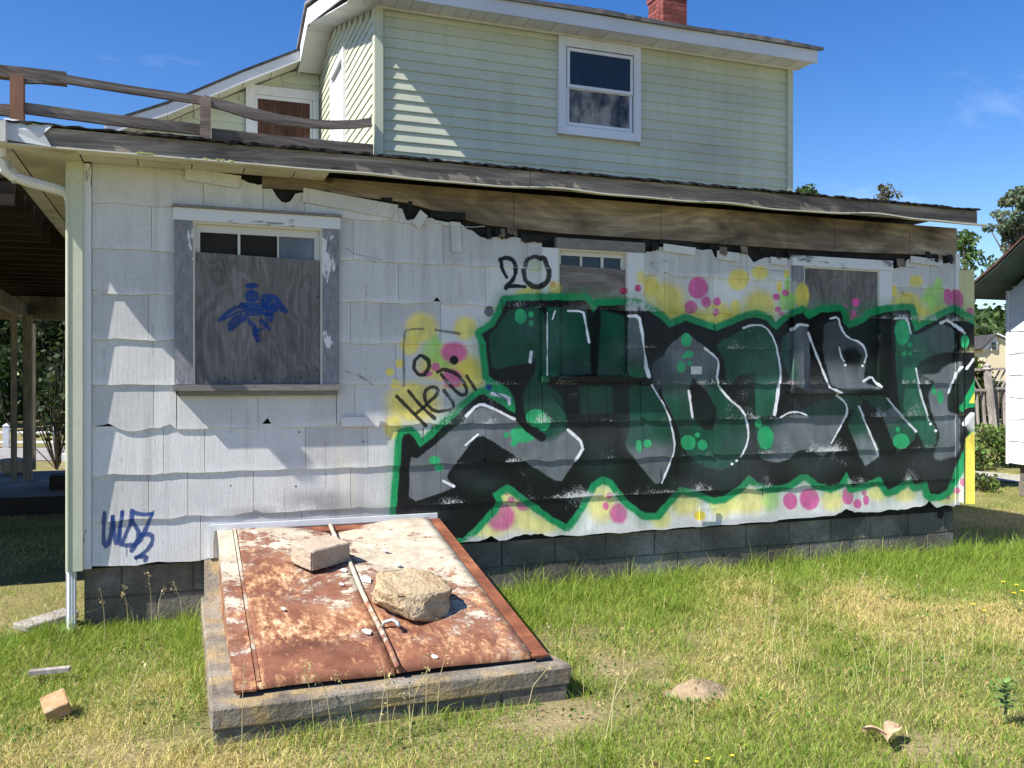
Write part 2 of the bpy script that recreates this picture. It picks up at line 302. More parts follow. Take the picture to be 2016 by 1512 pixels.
for p in [[(547,290),(540,380),(545,470),(575,440),(590,310)],[(590,310),(600,420),(612,455),(640,290)],[(640,285),(625,400),(630,455)],[(690,280),(690,330),(645,430),(640,462),(720,455),(760,380),(795,295)],[(690,285),(745,300),(795,295)],[(690,330),(735,405),(690,485)],[(735,405),(790,400),(802,435),(760,495),(712,525)],[(712,520),(765,515),(760,535)]]: stroke('I', p, 24, BLU, 1.6, 0.9)
blob('H', 628, 660, 46, 20, col=BLU, soft=0.2, alpha=0.9); blob('H', 630, 735, 50, 46, col=BLU, soft=0.2, alpha=0.9)
for p, w_ in [([(560,800),(640,810),(720,800)],52),([(600,850),(680,850),(750,840)],46),([(700,750),(735,730),(760,800),(765,900)],40),([(720,760),(735,860)],44),([(755,735),(800,745),(840,800),(868,842)],34),([(790,790),(840,832)],30),([(770,800),(800,835)],26),
    ([(600,800),(530,805),(460,850),(402,903)],26),([(590,835),(520,850),(430,900)],16),([(560,870),(500,890),(470,930)],22),([(590,885),(540,910),(480,960)],44),([(600,900),(650,950),(672,1045)],34),([(645,960),(650,1010)],26),([(640,985),(715,962)],16),([(690,900),(755,968)],28),([(735,900),(735,950)],22)]: stroke('H', p, w_, BLU, 1.6, 0.85)
for _ in range(70):
    blob('H', R.gauss(630, 90), R.gauss(860, 70), R.uniform(2, 9), R.uniform(2, 7), col=(104,98,94), soft=0.6, alpha=0.75)
blob('H', 655, 895, 34, 16, col=(104,98,94), soft=0.5, alpha=0.85)
# hairline cracks and grime that belong to the boards
for z, p in [('D',[(0,240),(40,268),(120,290)]),('D',[(0,958),(60,1000),(100,1035)]),('D',[(450,520),(500,490),(560,520)]),('E',[(1285,390),(1370,455)]),('E',[(1285,388),(1300,320)]),('C',[(470,172),(600,178),(790,205)]),('C',[(1330,150),(1390,175),(1450,180)]),('J',[(1805,290),(1850,320),(1990,350)]),('J',[(1790,925),(1880,960),(1945,1000)]),('C',[(60,160),(130,140),(155,150)])]: stroke(z, p, 2.6, (40,40,42), 0.7, 0.7, sm=1)
for a in [(520,1012,70,12),(700,1008,90,14),(640,985,60,18),(845,1010,30,16)]: blob('P', *a, col=(60,58,60), soft=1.2, alpha=0.45)
for a in [(668,930,8,80),(690,960,10,60)]: blob('P', *a, col=(190,178,150), soft=1.4, alpha=0.35)
fill('P', [(1891,806),(1914,742),(1914,792)], YEL, 1.2, sm=1); stroke('P', [(1888,806),(1916,736)], 9, GRN, 1.2); stroke('P', [(1888,800),(1916,796)], 8, GRN, 1.2)
fill('P', [(1893,862),(1914,838),(1918,1000),(1893,1000)], (226,208,90), 3, sm=1); blob('P', 1905, 832, 9, 16, col=(200,200,200), soft=0.7, alpha=0.8)
for x_, y_, l_ in [(300,640,60),(455,800,50),(720,560,70),(760,800,60),(240,900,70),(560,960,60),(905,540,40),(640,870,90),(205,690,50),(1470,540,30)]:
    stroke('P', [(x_, y_), (x_+0.5, y_+l_)], 3.0, (140,112,84), 2.5, 0.30, sm=1)
for x_, y_, l_ in [(988,592,26),(1012,592,14),(1190,1008,0),(968,1000,18),(1300,925,20),(1500,955,22),(1405,640,16),(832,842,24),(850,838,16),(872,836,18),(270,1096,10),(250,1080,14),(478+5,0,0)]:
    if l_: stroke('P', [(x_, y_), (x_, y_+l_)], 2.2, (20,34,30) if x_ > 300 else BLU, 0.8, 0.8, sm=1)
img = bpy.data.images.new('spray_paint', TW, THH, alpha=True, float_buffer=False)
img.colorspace_settings.name = 'sRGB'; img.alpha_mode = 'CHANNEL_PACKED'
srgb = paint.copy(); c = srgb[..., :3]; srgb[..., :3] = np.where(c <= 0.0031308, c*12.92, 1.055*np.power(np.maximum(c, 1e-6), 1/2.4)-0.055)
img.pixels.foreach_set(np.clip(srgb, 0, 1).ravel()); img.update(); img.pack()

# ------------------------------------------------------------------ materials
Z0, DZ = 0.385, 0.27                       # lowest shingle course and the exposure of each
def nodes_of(name):
    m = bpy.data.materials.new(name); m.use_nodes = True
    n = m.node_tree.nodes; b = n['Principled BSDF']; return m, m.node_tree, b
class G:
    def __init__(s, tree): s.t = tree
    def n(s, typ, **kw):
        x = s.t.nodes.new(typ)
        for k, v in kw.items():
            if k in x.inputs: x.inputs[k].default_value = v
            else: setattr(x, k, v)
        return x
    def l(s, a, b): s.t.links.new(a, b)
    def pos(s, scale=(1,1,1), gen=False, rot=(0,0,0)):
        g = s.n('ShaderNodeTexCoord') if gen else s.n('ShaderNodeNewGeometry')
        m = s.n('ShaderNodeMapping'); m.inputs['Scale'].default_value = scale; m.inputs['Rotation'].default_value = rot
        s.l(g.outputs['Generated' if gen else 'Position'], m.inputs[0]); return m.outputs[0]
    def noise(s, vec, scale, detail=4, rough=0.55, dist=0.0):
        x = s.n('ShaderNodeTexNoise'); x.inputs['Scale'].default_value = scale; x.inputs['Detail'].default_value = detail; x.inputs['Roughness'].default_value = rough; x.inputs['Distortion'].default_value = dist
        s.l(vec, x.inputs['Vector']); return x.outputs['Fac']
    def ramp(s, fac, stops):
        r = s.n('ShaderNodeValToRGB'); e = r.color_ramp.elements
        while len(e) < len(stops): e.new(0.5)
        for q, (p, c) in zip(e, stops): q.position = p; q.color = (c, c, c, 1) if not isinstance(c, tuple) else (*c[:3], 1)
        s.l(fac, r.inputs[0]); return r.outputs[0]
    def mix(s, fac, a, b, mode='MIX'):
        x = s.n('ShaderNodeMixRGB', blend_type=mode)
        for i, v in ((0, fac), (1, a), (2, b)):
            if hasattr(v, 'is_linked') or hasattr(v, 'links'): s.l(v, x.inputs[i])
            else: x.inputs[i].default_value = v if i == 0 else (*v[:3], 1)
        return x.outputs[0]
    def math(s, op, a, b=0.0):
        x = s.n('ShaderNodeMath', operation=op)
        for i, v in ((0, a), (1, b)):
            if hasattr(v, 'links'): s.l(v, x.inputs[i])
            else: x.inputs[i].default_value = v
        return x.outputs[0]
    def bump(s, h, strength, dist, b):
        x = s.n('ShaderNodeBump'); x.inputs['Strength'].default_value = strength; x.inputs['Distance'].default_value = dist
        s.l(h, x.inputs['Height']); s.l(x.outputs[0], b.inputs['Normal'])
    def rand(s): return s.n('ShaderNodeObjectInfo').outputs['Random']
    def attr(s, name):
        a = s.n('ShaderNodeVertexColor'); a.layer_name = name; return a.outputs['Color']
    def painted(s, col, keep=0.0):      # overlay of the spray paint; worn away in specks
        g = s.n('ShaderNodeNewGeometry'); sp = s.n('ShaderNodeSeparateXYZ'); s.l(g.outputs['Position'], sp.inputs[0])
        u = s.math('DIVIDE', s.math('SUBTRACT', sp.outputs[0], TX0), TX1-TX0); v = s.math('DIVIDE', s.math('SUBTRACT', sp.outputs[2], TZ0), TZ1-TZ0)
        cb = s.n('ShaderNodeCombineXYZ'); s.l(u, cb.inputs[0]); s.l(v, cb.inputs[1])
        t = s.n('ShaderNodeTexImage'); t.image = img; t.extension = 'CLIP'; s.l(cb.outputs[0], t.inputs[0])
        p = s.pos((1, 1, 1)); patch = s.noise(p, 2.6, 4); fine = s.noise(s.pos((1, 1, 0.5)), 150, 3, 0.75)
        fz = s.math('FRACT', s.math('DIVIDE', s.math('SUBTRACT', sp.outputs[2], Z0-DZ), DZ))
        edge = s.ramp(fz, [(0.0, 0.11), (0.2, 0.04), (0.45, 0.0), (0.97, 0.0), (1.0, 0.06)])
        wv = s.math('ADD', s.math('ADD', s.math('MULTIPLY', patch, 0.75), s.math('MULTIPLY', fine, 0.42)), edge)
        wear = s.ramp(wv, [(0.72, 1.0), (0.80, keep)])
        # the film is thinner and thicker in drifts where the can passed
        ton = s.ramp(s.noise(p, 1.9, 5, 0.65), [(0.28, 0.75), (0.5, 1.05), (0.72, 1.5)])
        ton2 = s.ramp(s.noise(s.pos((1, 1, 0.3)), 9, 5, 0.7), [(0.3, 0.75), (0.7, 1.25)])
        pc = s.mix(1.0, s.mix(1.0, t.outputs['Color'], ton, 'MULTIPLY'), ton2, 'MULTIPLY')
        return s.mix(s.math('MULTIPLY', t.outputs['Alpha'], wear), col, pc), t.outputs['Alpha']

def simple(name, stops, scale=4, rough=0.7, bump=0.0, bdist=0.01, stretch=(1,1,1), detail=5, rand=0.0, spec=0.3, metal=0.0, gen=False, fine=0.0, nr=0.6, dist=0.0, bscale=None):
    m, t, b = nodes_of(name); g = G(t); v = g.pos(stretch, gen); n = g.noise(v, scale, detail, nr, dist)
    c = g.ramp(n, stops)
    if fine: c = g.mix(1.0, c, g.ramp(g.noise(v, scale*14, 3, 0.7), [(0.3, 1-fine), (0.7, 1+fine)]), 'MULTIPLY')
    if rand: c = g.mix(1.0, c, g.ramp(g.rand(), [(0, 1-rand), (1, 1+rand)]), 'MULTIPLY')
    g.l(c, b.inputs['Base Color']); b.inputs['Roughness'].default_value = rough; b.inputs['Specular IOR Level'].default_value = spec; b.inputs['Metallic'].default_value = metal
    if bump: g.bump(g.noise(v, bscale or scale*6, 4, 0.6), bump, bdist, b)
    return m
M = {}
def shingle_mat(name, painted=True, tone=1.0):
    m, t, b = nodes_of(name); g = G(t); p = g.pos()
    c = g.ramp(g.noise(p, 2.2, 6, 0.62), [(0.25, (0.56*tone,0.555*tone,0.55*tone)), (0.5, (0.65*tone,0.645*tone,0.635*tone)), (0.8, (0.72*tone,0.715*tone,0.70*tone))])
    c = g.mix(1.0, c, g.ramp(g.rand(), [(0, 0.84), (1, 1.08)]), 'MULTIPLY')
    # chalky speckle and old grey film
    sp = g.ramp(g.noise(g.pos((1,1,0.5)), 95, 3, 0.7), [(0.34, 0.86), (0.5, 1.0), (0.66, 1.06)])
    c = g.mix(0.7, c, sp, 'MULTIPLY')
    c = g.mix(g.ramp(g.noise(g.pos((1,1,0.35)), 1.3, 5, 0.7), [(0.56, 0.0), (0.74, 0.45)]), c, (0.40, 0.385, 0.37))
    gg = g.n('ShaderNodeNewGeometry'); sz = g.n('ShaderNodeSeparateXYZ'); g.l(gg.outputs['Position'], sz.inputs[0])
    fz = g.math('FRACT', g.math('DIVIDE', g.math('SUBTRACT', sz.outputs[2], Z0-DZ), DZ))
    wornm = g.math('ADD', g.ramp(fz, [(0.0, 0.20), (0.3, 0.0)]), g.math('ADD', g.math('MULTIPLY', g.noise(p, 3, 3), 0.5), g.math('MULTIPLY', g.noise(g.pos((1,1,0.5)), 130, 3, 0.75), 0.5)))
    c = g.mix(g.ramp(wornm, [(0.62, 0.0), (0.72, 0.8)]), c, (0.74*tone,0.74*tone,0.73*tone))
    streak = g.math('ADD', g.math('MULTIPLY', g.noise(g.pos((1,1,0.05)), 9, 6, 0.75), 0.6), g.math('MULTIPLY', g.noise(p, 1.1, 3), 0.5))
    c = g.mix(g.ramp(streak, [(0.56, 0.0), (0.72, 0.55)]), c, (0.33*tone, 0.315*tone, 0.29*tone))
    vo = g.n('ShaderNodeTexVoronoi'); vo.inputs['Scale'].default_value = 5.6; g.l(g.pos((1, 0, 1)), vo.inputs['Vector'])
    c = g.mix(g.ramp(vo.outputs['Distance'], [(0.030, 0.92), (0.046, 0.0)]), c, (0.03, 0.028, 0.026))
    al = None
    if painted: c, al = g.painted(c)
    g.l(c, b.inputs['Base Color']); b.inputs['Specular IOR Level'].default_value = 0.35
    if al is not None:
        g.l(g.ramp(al, [(0, 0.75), (1, 0.48)]), b.inputs['Roughness'])
    else: b.inputs['Roughness'].default_value = 0.75
    grain = g.noise(g.pos((1, 1, 0.045)), 105, 3, 0.6, 0.2); und = g.noise(p, 3, 2)
    h = g.math('ADD', g.math('MULTIPLY', grain, 0.55), g.math('MULTIPLY', und, 1.4))
    g.bump(h, 0.42, 0.005, b); return m
M['shingle'] = shingle_mat('weathered_asbestos_shingle')
M['shedshingle'] = shingle_mat('white_shed_shingle', False, 1.12)
def peeled(name, wood, white, lo, hi, stretch=(1,1,0.35), painted=True, scale=7):
    m, t, b = nodes_of(name); g = G(t); p = g.pos(stretch)
    wd = g.ramp(g.noise(g.pos((stretch[0]*3, 3, stretch[2]*3)), scale*2.5, 5, 0.65), [(0.3, tuple(x*0.7 for x in wood)), (0.7, tuple(x*1.2 for x in wood))])
    msk = g.ramp(g.noise(p, scale, 8, 0.72, 0.3), [(lo, 0.0), (hi, 1.0)])
    c = g.mix(msk, wd, white)
    if painted: c, _ = g.painted(c, 0.25)
    g.l(c, b.inputs['Base Color']); b.inputs['Roughness'].default_value = 0.75; b.inputs['Specular IOR Level'].default_value = 0.25
    g.bump(g.math('ADD', g.math('MULTIPLY', msk, 0.6), g.noise(p, scale*6, 3)), 0.5, 0.003, b); return m
M['peel_grey'] = peeled('grey_wood_peeling_paint', (0.25,0.245,0.27), (0.72,0.72,0.74), 0.60, 0.62)
M['peel_white'] = peeled('white_paint_peeling', (0.27,0.25,0.25), (0.72,0.72,0.73), 0.36, 0.38)
M['peel_head'] = peeled('header_paint_peeling', (0.26,0.25,0.26), (0.70,0.71,0.73), 0.40, 0.42, (0.35,1,1.6))
M['peel_mostly_grey'] = peeled('sill_grey_wood', (0.22,0.21,0.205), (0.66,0.66,0.66), 0.63, 0.65, (0.25,1,2))
M['sash'] = peeled('cream_sash_paint', (0.3,0.25,0.2), (0.62,0.60,0.54), 0.33, 0.36, (1,1,1))
def plywood(name, a, b_, c_, stretch, painted, scale=3.0, knots=True):
    m, t, b = nodes_of(name); g = G(t); p = g.pos(stretch)
    n = g.noise(p, scale, 6, 0.62, 1.2); c = g.ramp(n, [(0.28, a), (0.5, b_), (0.72, c_)])
    lines = g.noise(g.pos(tuple(x*(6 if x > 0.6 else 1) for x in stretch)), scale*3, 4, 0.7)
    c = g.mix(0.7, c, g.ramp(lines, [(0.35, 0.66), (0.6, 1.12)]), 'MULTIPLY')
    fig = g.n('ShaderNodeMath', operation='SINE'); g.l(g.math('MULTIPLY', g.noise(g.pos(tuple(x*0.9 for x in stretch)), scale*0.9, 2, 0.5, 0.6), 75), fig.inputs[0])
    c = g.mix(0.45, c, g.ramp(fig.outputs[0], [(0.0, 0.60), (0.55, 1.05)]), 'MULTIPLY')
    if knots:
        vo = g.n('ShaderNodeTexVoronoi'); vo.inputs['Scale'].default_value = 2.3; g.l(g.pos((1, 0, 1.3)), vo.inputs['Vector'])
        c = g.mix(g.ramp(vo.outputs['Distance'], [(0.045, 0.8), (0.10, 0.0)]), c, (0.05,0.035,0.028))
    if painted: c, _ = g.painted(c, 0.55)
    g.l(c, b.inputs['Base Color']); b.inputs['Roughness'].default_value = 0.8; b.inputs['Specular IOR Level'].default_value = 0.2
    g.bump(lines, 0.35, 0.003, b); return m
M['board'] = plywood('grey_plywood_board', (0.10,0.092,0.095), (0.19,0.175,0.17), (0.27,0.25,0.24), (1,1,0.28), True, 5.0, False)
M['board2'] = plywood('brown_plywood_board', (0.13,0.11,0.10), (0.23,0.20,0.18), (0.32,0.29,0.27), (0.4,1,1), True, 4.0)
M['frieze'] = plywood('bare_brown_plywood', (0.07,0.055,0.044), (0.29,0.228,0.172), (0.56,0.465,0.36), (0.42,1,1.3), False, 1.9)
M['fascia'] = plywood('weathered_fascia_wood', (0.075,0.064,0.054), (0.25,0.213,0.18), (0.52,0.45,0.365), (0.22,1,2.4), False, 3.2)
M['rail'] = plywood('weathered_railing_wood', (0.13,0.10,0.078), (0.27,0.21,0.165), (0.42,0.345,0.28), (0.2,1,2.2), False, 3.0, False)
M['post_brown'] = simple('brown_stained_post', [(0.3,(0.16,0.07,0.04)),(0.6,(0.26,0.13,0.08)),(0.8,(0.34,0.25,0.2))], 5, 0.8, stretch=(1,1,0.3))
M['tar'] = simple('black_tar_paper', [(0.3,(0.008,0.008,0.009)),(0.7,(0.03,0.028,0.027))], 6, 0.85, 0.4, 0.01)
M['asphalt_roof'] = simple('asphalt_roofing', [(0.3,(0.02,0.02,0.022)),(0.7,(0.075,0.072,0.07))], 9, 0.9, 0.6, 0.01, fine=0.3)
M['roof_edge'] = simple('grey_roof_edge', [(0.3,(0.13,0.12,0.12)),(0.7,(0.26,0.24,0.23))], 6, 0.85, 0.4, 0.01, stretch=(0.3,1,1))
VG = (0.53,0.55,0.415)
def vinyl(name, col, d=0.10, painted=False, rough=0.5):
    m, t, b = nodes_of(name); g = G(t)
    c = g.ramp(g.noise(g.pos((0.5,1,1)), 1.7, 5, 0.6), [(0.3, tuple(x*(1-d) for x in col)), (0.7, tuple(x*(1+d) for x in col))])
    c = g.mix(1.0, c, g.ramp(g.noise(g.pos(), 60, 2), [(0.3, 0.95), (0.7, 1.04)]), 'MULTIPLY')
    c = g.mix(1.0, c, g.ramp(g.rand(), [(0, 0.93), (1, 1.05)]), 'MULTIPLY')
    st_ = g.math('ADD', g.math('MULTIPLY', g.noise(g.pos((1,1,0.06)), 7, 6, 0.72), 0.6), g.math('MULTIPLY', g.noise(g.pos(), 0.9, 3), 0.45))
    c = g.mix(g.ramp(st_, [(0.52, 0.0), (0.70, 0.32)]), c, tuple(x*0.55 for x in col))
    if painted: c, _ = g.painted(c, 0.5)
    g.l(c, b.inputs['Base Color']); b.inputs['Roughness'].default_value = rough; b.inputs['Specular IOR Level'].default_value = 0.4
    g.bump(g.noise(g.pos((0.4,0.4,3)), 40, 3), 0.12, 0.002, b); return m
M['vinyl'] = vinyl('pale_green_vinyl', VG)
M['vinyl_paint'] = vinyl('pale_green_vinyl_sprayed', (0.62,0.58,0.30), painted=True)
M['cream'] = vinyl('cream_vinyl_soffit', (0.62,0.60,0.50), 0.12)
M['dirty_cream'] = simple('dirty_cream_vinyl', [(0.25,(0.22,0.19,0.12)),(0.45,(0.5,0.48,0.38)),(0.7,(0.66,0.64,0.54))], 3, 0.55, stretch=(1,1,1), detail=7, nr=0.7)
M['white'] = vinyl('white_trim', (0.70,0.71,0.73), 0.07)
M['alu'] = simple('white_aluminium_fascia', [(0.3,(0.52,0.54,0.57)),(0.6,(0.64,0.65,0.67)),(0.8,(0.68,0.68,0.69))], 2, 0.42, stretch=(0.5,1,1), spec=0.5, detail=6)
M['gutter'] = simple('aged_white_gutter', [(0.28,(0.20,0.17,0.11)),(0.48,(0.55,0.53,0.47)),(0.7,(0.7,0.7,0.68))], 4, 0.45, spec=0.5, nr=0.7)
M['dark'] = simple('dark_interior', [(0.3,(0.012,0.011,0.01)),(0.7,(0.03,0.027,0.025))], 3, 0.9)
def glass(name, col, rough=0.06):
    m, t, b = nodes_of(name); g = G(t)
    c = g.ramp(g.noise(g.pos((1,1,0.6)), 4, 5), [(0.3, tuple(x*0.6 for x in col)), (0.7, tuple(x*1.5 for x in col))])
    g.l(c, b.inputs['Base Color']); b.inputs['Roughness'].default_value = rough; b.inputs['Specular IOR Level'].default_value = 0.6
    g.l(g.ramp(g.noise(g.pos(), 8, 4), [(0.3, rough*0.5), (0.75, rough*4)]), b.inputs['Roughness'])
    return m
M['glass'] = glass('dark_window_glass', (0.010,0.012,0.015)); M['glass_grey'] = glass('dusty_window_glass', (0.10,0.12,0.15), 0.25)
M['curtain'] = simple('dim_curtain', [(0.35,(0.04,0.04,0.045)),(0.6,(0.11,0.105,0.10)),(0.75,(0.2,0.19,0.18))], 3, 0.9, stretch=(3,1,0.4))
M['redply'] = plywood('reddish_plywood', (0.045,0.02,0.015), (0.10,0.048,0.035), (0.16,0.085,0.065), (1,1,0.3), False, 4.0, False)
M['block'] = simple('foundation_block', [(0.28,(0.085,0.073,0.06)),(0.5,(0.155,0.136,0.114)),(0.72,(0.31,0.285,0.25))], 2.2, 0.9, 0.6, 0.006, detail=8, rand=0.14, fine=0.2, nr=0.65, bscale=45)
M['mortar'] = simple('mortar', [(0.3,(0.075,0.068,0.058)),(0.7,(0.15,0.138,0.12))], 8, 0.95, 0.5, 0.005)
def concrete_mat():
    m, t, b = nodes_of('lichen_stained_concrete'); g = G(t); p = g.pos()
    c = g.ramp(g.noise(p, 4, 8, 0.66), [(0.3,(0.11,0.095,0.078)),(0.52,(0.21,0.185,0.15)),(0.72,(0.36,0.325,0.275))])
    c = g.mix(g.ramp(g.noise(g.pos(), 5.5, 6, 0.65), [(0.48, 0), (0.62, 0.75)]), c, (0.35,0.25,0.115))
    c = g.mix(1.0, c, g.ramp(g.noise(p, 70, 3, 0.7), [(0.3, 0.75), (0.65, 1.15)]), 'MULTIPLY')
    g.l(c, b.inputs['Base Color']); b.inputs['Roughness'].default_value = 0.95; b.inputs['Specular IOR Level'].default_value = 0.15
    g.bump(g.math('ADD', g.noise(p, 40, 4, 0.7), g.noise(p, 9, 3)), 0.9, 0.010, b); return m
M['concrete'] = concrete_mat()
def rust_mat(name, cream_lo, bias=0.0):
    m, t, b = nodes_of(name); g = G(t); p = g.pos()
    rust = g.ramp(g.noise(p, 3.5, 8, 0.68), [(0.30,(0.075,0.028,0.018)),(0.46,(0.165,0.062,0.036)),(0.60,(0.24,0.10,0.056)),(0.76,(0.34,0.165,0.09))])
    bl = g.math('ADD', g.math('MULTIPLY', g.noise(g.pos((1.3,0.6,0.6)), 19, 9, 0.8), 0.6), g.math('MULTIPLY', g.noise(g.pos((1,0.8,0.8)), 2.7, 3, 0.5), 0.42))
    c = g.mix(g.ramp(bl, [(0.515, 0.0), (0.565, 0.85)]), rust, (0.44,0.235,0.115))
    c = g.mix(g.ramp(bl, [(0.575, 0.0), (0.605, 0.92)]), c, (0.60,0.45,0.29))
    # remaining cream and grey paint, more of it towards the head of the hatch and its right leaf
    sp = g.n('ShaderNodeSeparateXYZ'); gg = g.n('ShaderNodeNewGeometry'); g.l(gg.outputs['Position'], sp.inputs[0])
    k = g.math('ADD', g.math('ADD', g.math('MULTIPLY', g.noise(p, 4.0, 4, 0.6), 0.52), g.math('MULTIPLY', g.noise(p, 21, 9, 0.8), 0.50)), g.math('MULTIPLY', g.math('SUBTRACT', sp.outputs[2], 0.37), 0.52))
    k = g.math('ADD', k, g.math('MULTIPLY', g.math('SUBTRACT', sp.outputs[0], 1.45), 0.05+bias))
    cm = g.ramp(k, [(cream_lo, 0.0), (cream_lo+0.018, 1.0)])
    halo = g.ramp(k, [(cream_lo-0.07, 0.0), (cream_lo, 0.55)])
    c = g.mix(halo, c, (0.24,0.145,0.11))
    cream = g.ramp(g.noise(p, 9, 7, 0.75), [(0.3,(0.27,0.225,0.185)),(0.5,(0.44,0.38,0.29)),(0.72,(0.60,0.55,0.455))])
    c = g.mix(cm, c, cream)
    c = g.mix(1.0, c, g.ramp(g.noise(p, 85, 3, 0.7), [(0.3, 0.80), (0.68, 1.1)]), 'MULTIPLY')
    g.l(c, b.inputs['Base Color']); b.inputs['Roughness'].default_value = 0.78; b.inputs['Specular IOR Level'].default_value = 0.3
    g.bump(g.math('ADD', g.math('MULTIPLY', cm, 0.8), g.noise(p, 30, 5, 0.7)), 0.45, 0.003, b); return m
M['rust'] = rust_mat('rusted_steel_door', 0.548, 0.06); M['rust_frame'] = rust_mat('rusted_frame_flaking_paint', 0.47, 0.0)
M['rust_dark'] = simple('dark_rust', [(0.3,(0.10,0.03,0.016)),(0.55,(0.2,0.07,0.035)),(0.75,(0.34,0.15,0.07))], 9, 0.85, 0.5, 0.004, detail=7)
M['paver'] = simple('concrete_paver', [(0.3,(0.33,0.26,0.195)),(0.7,(0.46,0.375,0.29))], 12, 0.95, 0.8, 0.006, fine=0.25)
M['sandstone'] = simple('yellow_sandstone', [(0.3,(0.30,0.21,0.125)),(0.5,(0.44,0.335,0.205)),(0.75,(0.54,0.445,0.31))], 6, 0.95, 1.0, 0.016, detail=7, fine=0.15)
M['chip'] = simple('white_paint_chip', [(0.3,(0.62,0.61,0.58)),(0.7,(0.75,0.75,0.73))], 30, 0.7)
M['steel'] = simple('worn_steel', [(0.3,(0.35,0.34,0.33)),(0.7,(0.55,0.54,0.52))], 30, 0.4, metal=0.7)
M['brick'] = simple('red_chimney_brick', [(0.3,(0.13,0.035,0.032)),(0.7,(0.22,0.065,0.055))], 9, 0.9, 0.5, 0.006, rand=0.25)
M['pale_mortar'] = simple('pale_mortar', [(0.3,(0.34,0.29,0.27)),(0.7,(0.46,0.41,0.38))], 10, 0.95)
M['oldwood'] = plywood('old_fence_wood', (0.18,0.16,0.14), (0.33,0.295,0.265), (0.48,0.44,0.40), (1,1,0.2), False, 3.0, False)
M['deckwood'] = plywood('porch_deck_wood', (0.12,0.10,0.085), (0.22,0.19,0.16), (0.32,0.285,0.25), (0.3,0.3,1), False, 3.0, False)
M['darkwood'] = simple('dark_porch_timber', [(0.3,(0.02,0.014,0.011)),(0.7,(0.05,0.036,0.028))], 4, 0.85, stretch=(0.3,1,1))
M['postwood'] = plywood('porch_post_wood', (0.14,0.12,0.09), (0.26,0.22,0.17), (0.36,0.32,0.26), (1,1,0.2), False, 3.0, False)
M['bark'] = simple('bark', [(0.3,(0.05,0.038,0.03)),(0.7,(0.14,0.11,0.09))], 8, 0.95, 0.8, 0.02, stretch=(1,1,0.3))
M['moss'] = simple('yellow_green_moss', [(0.3,(0.16,0.17,0.05)),(0.7,(0.34,0.34,0.13))], 40, 0.95, 0.6, 0.005)
M['dryleaf'] = simple('dry_leaf', [(0.3,(0.36,0.24,0.14)),(0.7,(0.52,0.39,0.25))], 25, 0.85)
M['soil'] = simple('sandy_soil', [(0.3,(0.23,0.165,0.10)),(0.7,(0.37,0.285,0.18))], 14, 0.98, 0.9, 0.01, fine=0.25)
M['yhouse'] = simple('yellow_clapboard', [(0.3,(0.58,0.50,0.33)),(0.7,(0.64,0.56,0.39))], 1, 0.8)
M['flower'] = simple('yellow_petals', [(0.3,(0.75,0.5,0.02)),(0.7,(0.85,0.62,0.05))], 30, 0.7)
M['road'] = simple('pale_asphalt', [(0.3,(0.20,0.19,0.18)),(0.7,(0.30,0.285,0.27))], 2, 0.95, fine=0.15)
M['path'] = simple('worn_path', [(0.3,(0.33,0.30,0.27)),(0.7,(0.44,0.41,0.37))], 3, 0.95, fine=0.15)
def leaf_mat(name, trans=0.35, rough=0.6):
    m, t, b = nodes_of(name); g = G(t); c = g.attr('tint')
    g.l(c, b.inputs['Base Color']); b.inputs['Roughness'].default_value = rough; b.inputs['Specular IOR Level'].default_value = 0.25
    tr = g.n('ShaderNodeBsdfTranslucent'); g.l(g.mix(1.0, c, (1.15,1.1,0.7), 'MULTIPLY'), tr.inputs[0])
    ms = g.n('ShaderNodeMixShader'); ms.inputs[0].default_value = trans
    g.l(b.outputs[0], ms.inputs[1]); g.l(tr.outputs[0], ms.inputs[2]); g.l(ms.outputs[0], t.nodes['Material Output'].inputs[0]); return m
M['leaf'] = leaf_mat('leaf', 0.3); M['grass'] = leaf_mat('grass_blade', 0.35, 0.55)
def ground_mat():
    m, t, b = nodes_of('thin_lawn_soil'); g = G(t); p = g.pos()
    c = g.ramp(g.noise(p, 1.1, 6, 0.6), [(0.3,(0.13,0.15,0.045)),(0.5,(0.24,0.21,0.09)),(0.68,(0.36,0.285,0.16))])
    c = g.mix(1.0, c, g.ramp(g.noise(p, 38, 5, 0.75), [(0.3, 0.55), (0.68, 1.25)]), 'MULTIPLY')
    g.l(c, b.inputs['Base Color']); b.inputs['Roughness'].default_value = 1.0; b.inputs['Specular IOR Level'].default_value = 0.1
    g.bump(g.noise(p, 60, 4, 0.7), 0.8, 0.02, b); return m
M['ground'] = ground_mat()


# ------------------------------------------------------------------ ground
def gh(x, y):
    f = np.clip((np.abs(y)+0.3)/1.0, 0.25, 1)*np.where(y > 0.8, 0.15, 1.0)
    return (0.014*np.sin(1.7*x+0.6*y)+0.011*np.sin(2.9*y-1.1*x+1)+0.007*np.sin(6.1*x+2.2)*np.cos(5.3*y))*f
def ghf(x, y): return float(gh(np.float64(x), np.float64(y)))
def build_ground():
    xs = np.arange(-5, 12.01, 0.15); ys = np.arange(-6.2, 9.01, 0.15)
    fx = np.concatenate([[-900,-200,-60,-20], xs, [20,60,200,900]]); fy = np.concatenate([[-900,-200,-60,-15], ys, [15,60,200,900]])
    X, Y = np.meshgrid(fx, fy); Z = gh(X, Y)
    Z[(X < -5.01)|(X > 12.05)|(Y < -6.21)|(Y > 9.05)] = 0
    v = np.stack([X, Y, Z], -1).reshape(-1, 3).tolist(); nx = len(fx); f = []
    for j in range(len(fy)-1):
        for i in range(nx-1): a = j*nx+i; f.append((a, a+1, a+1+nx, a+nx))
    tag(mesh('ground', v, f, M['ground'], None, True), kind='structure')
build_ground()
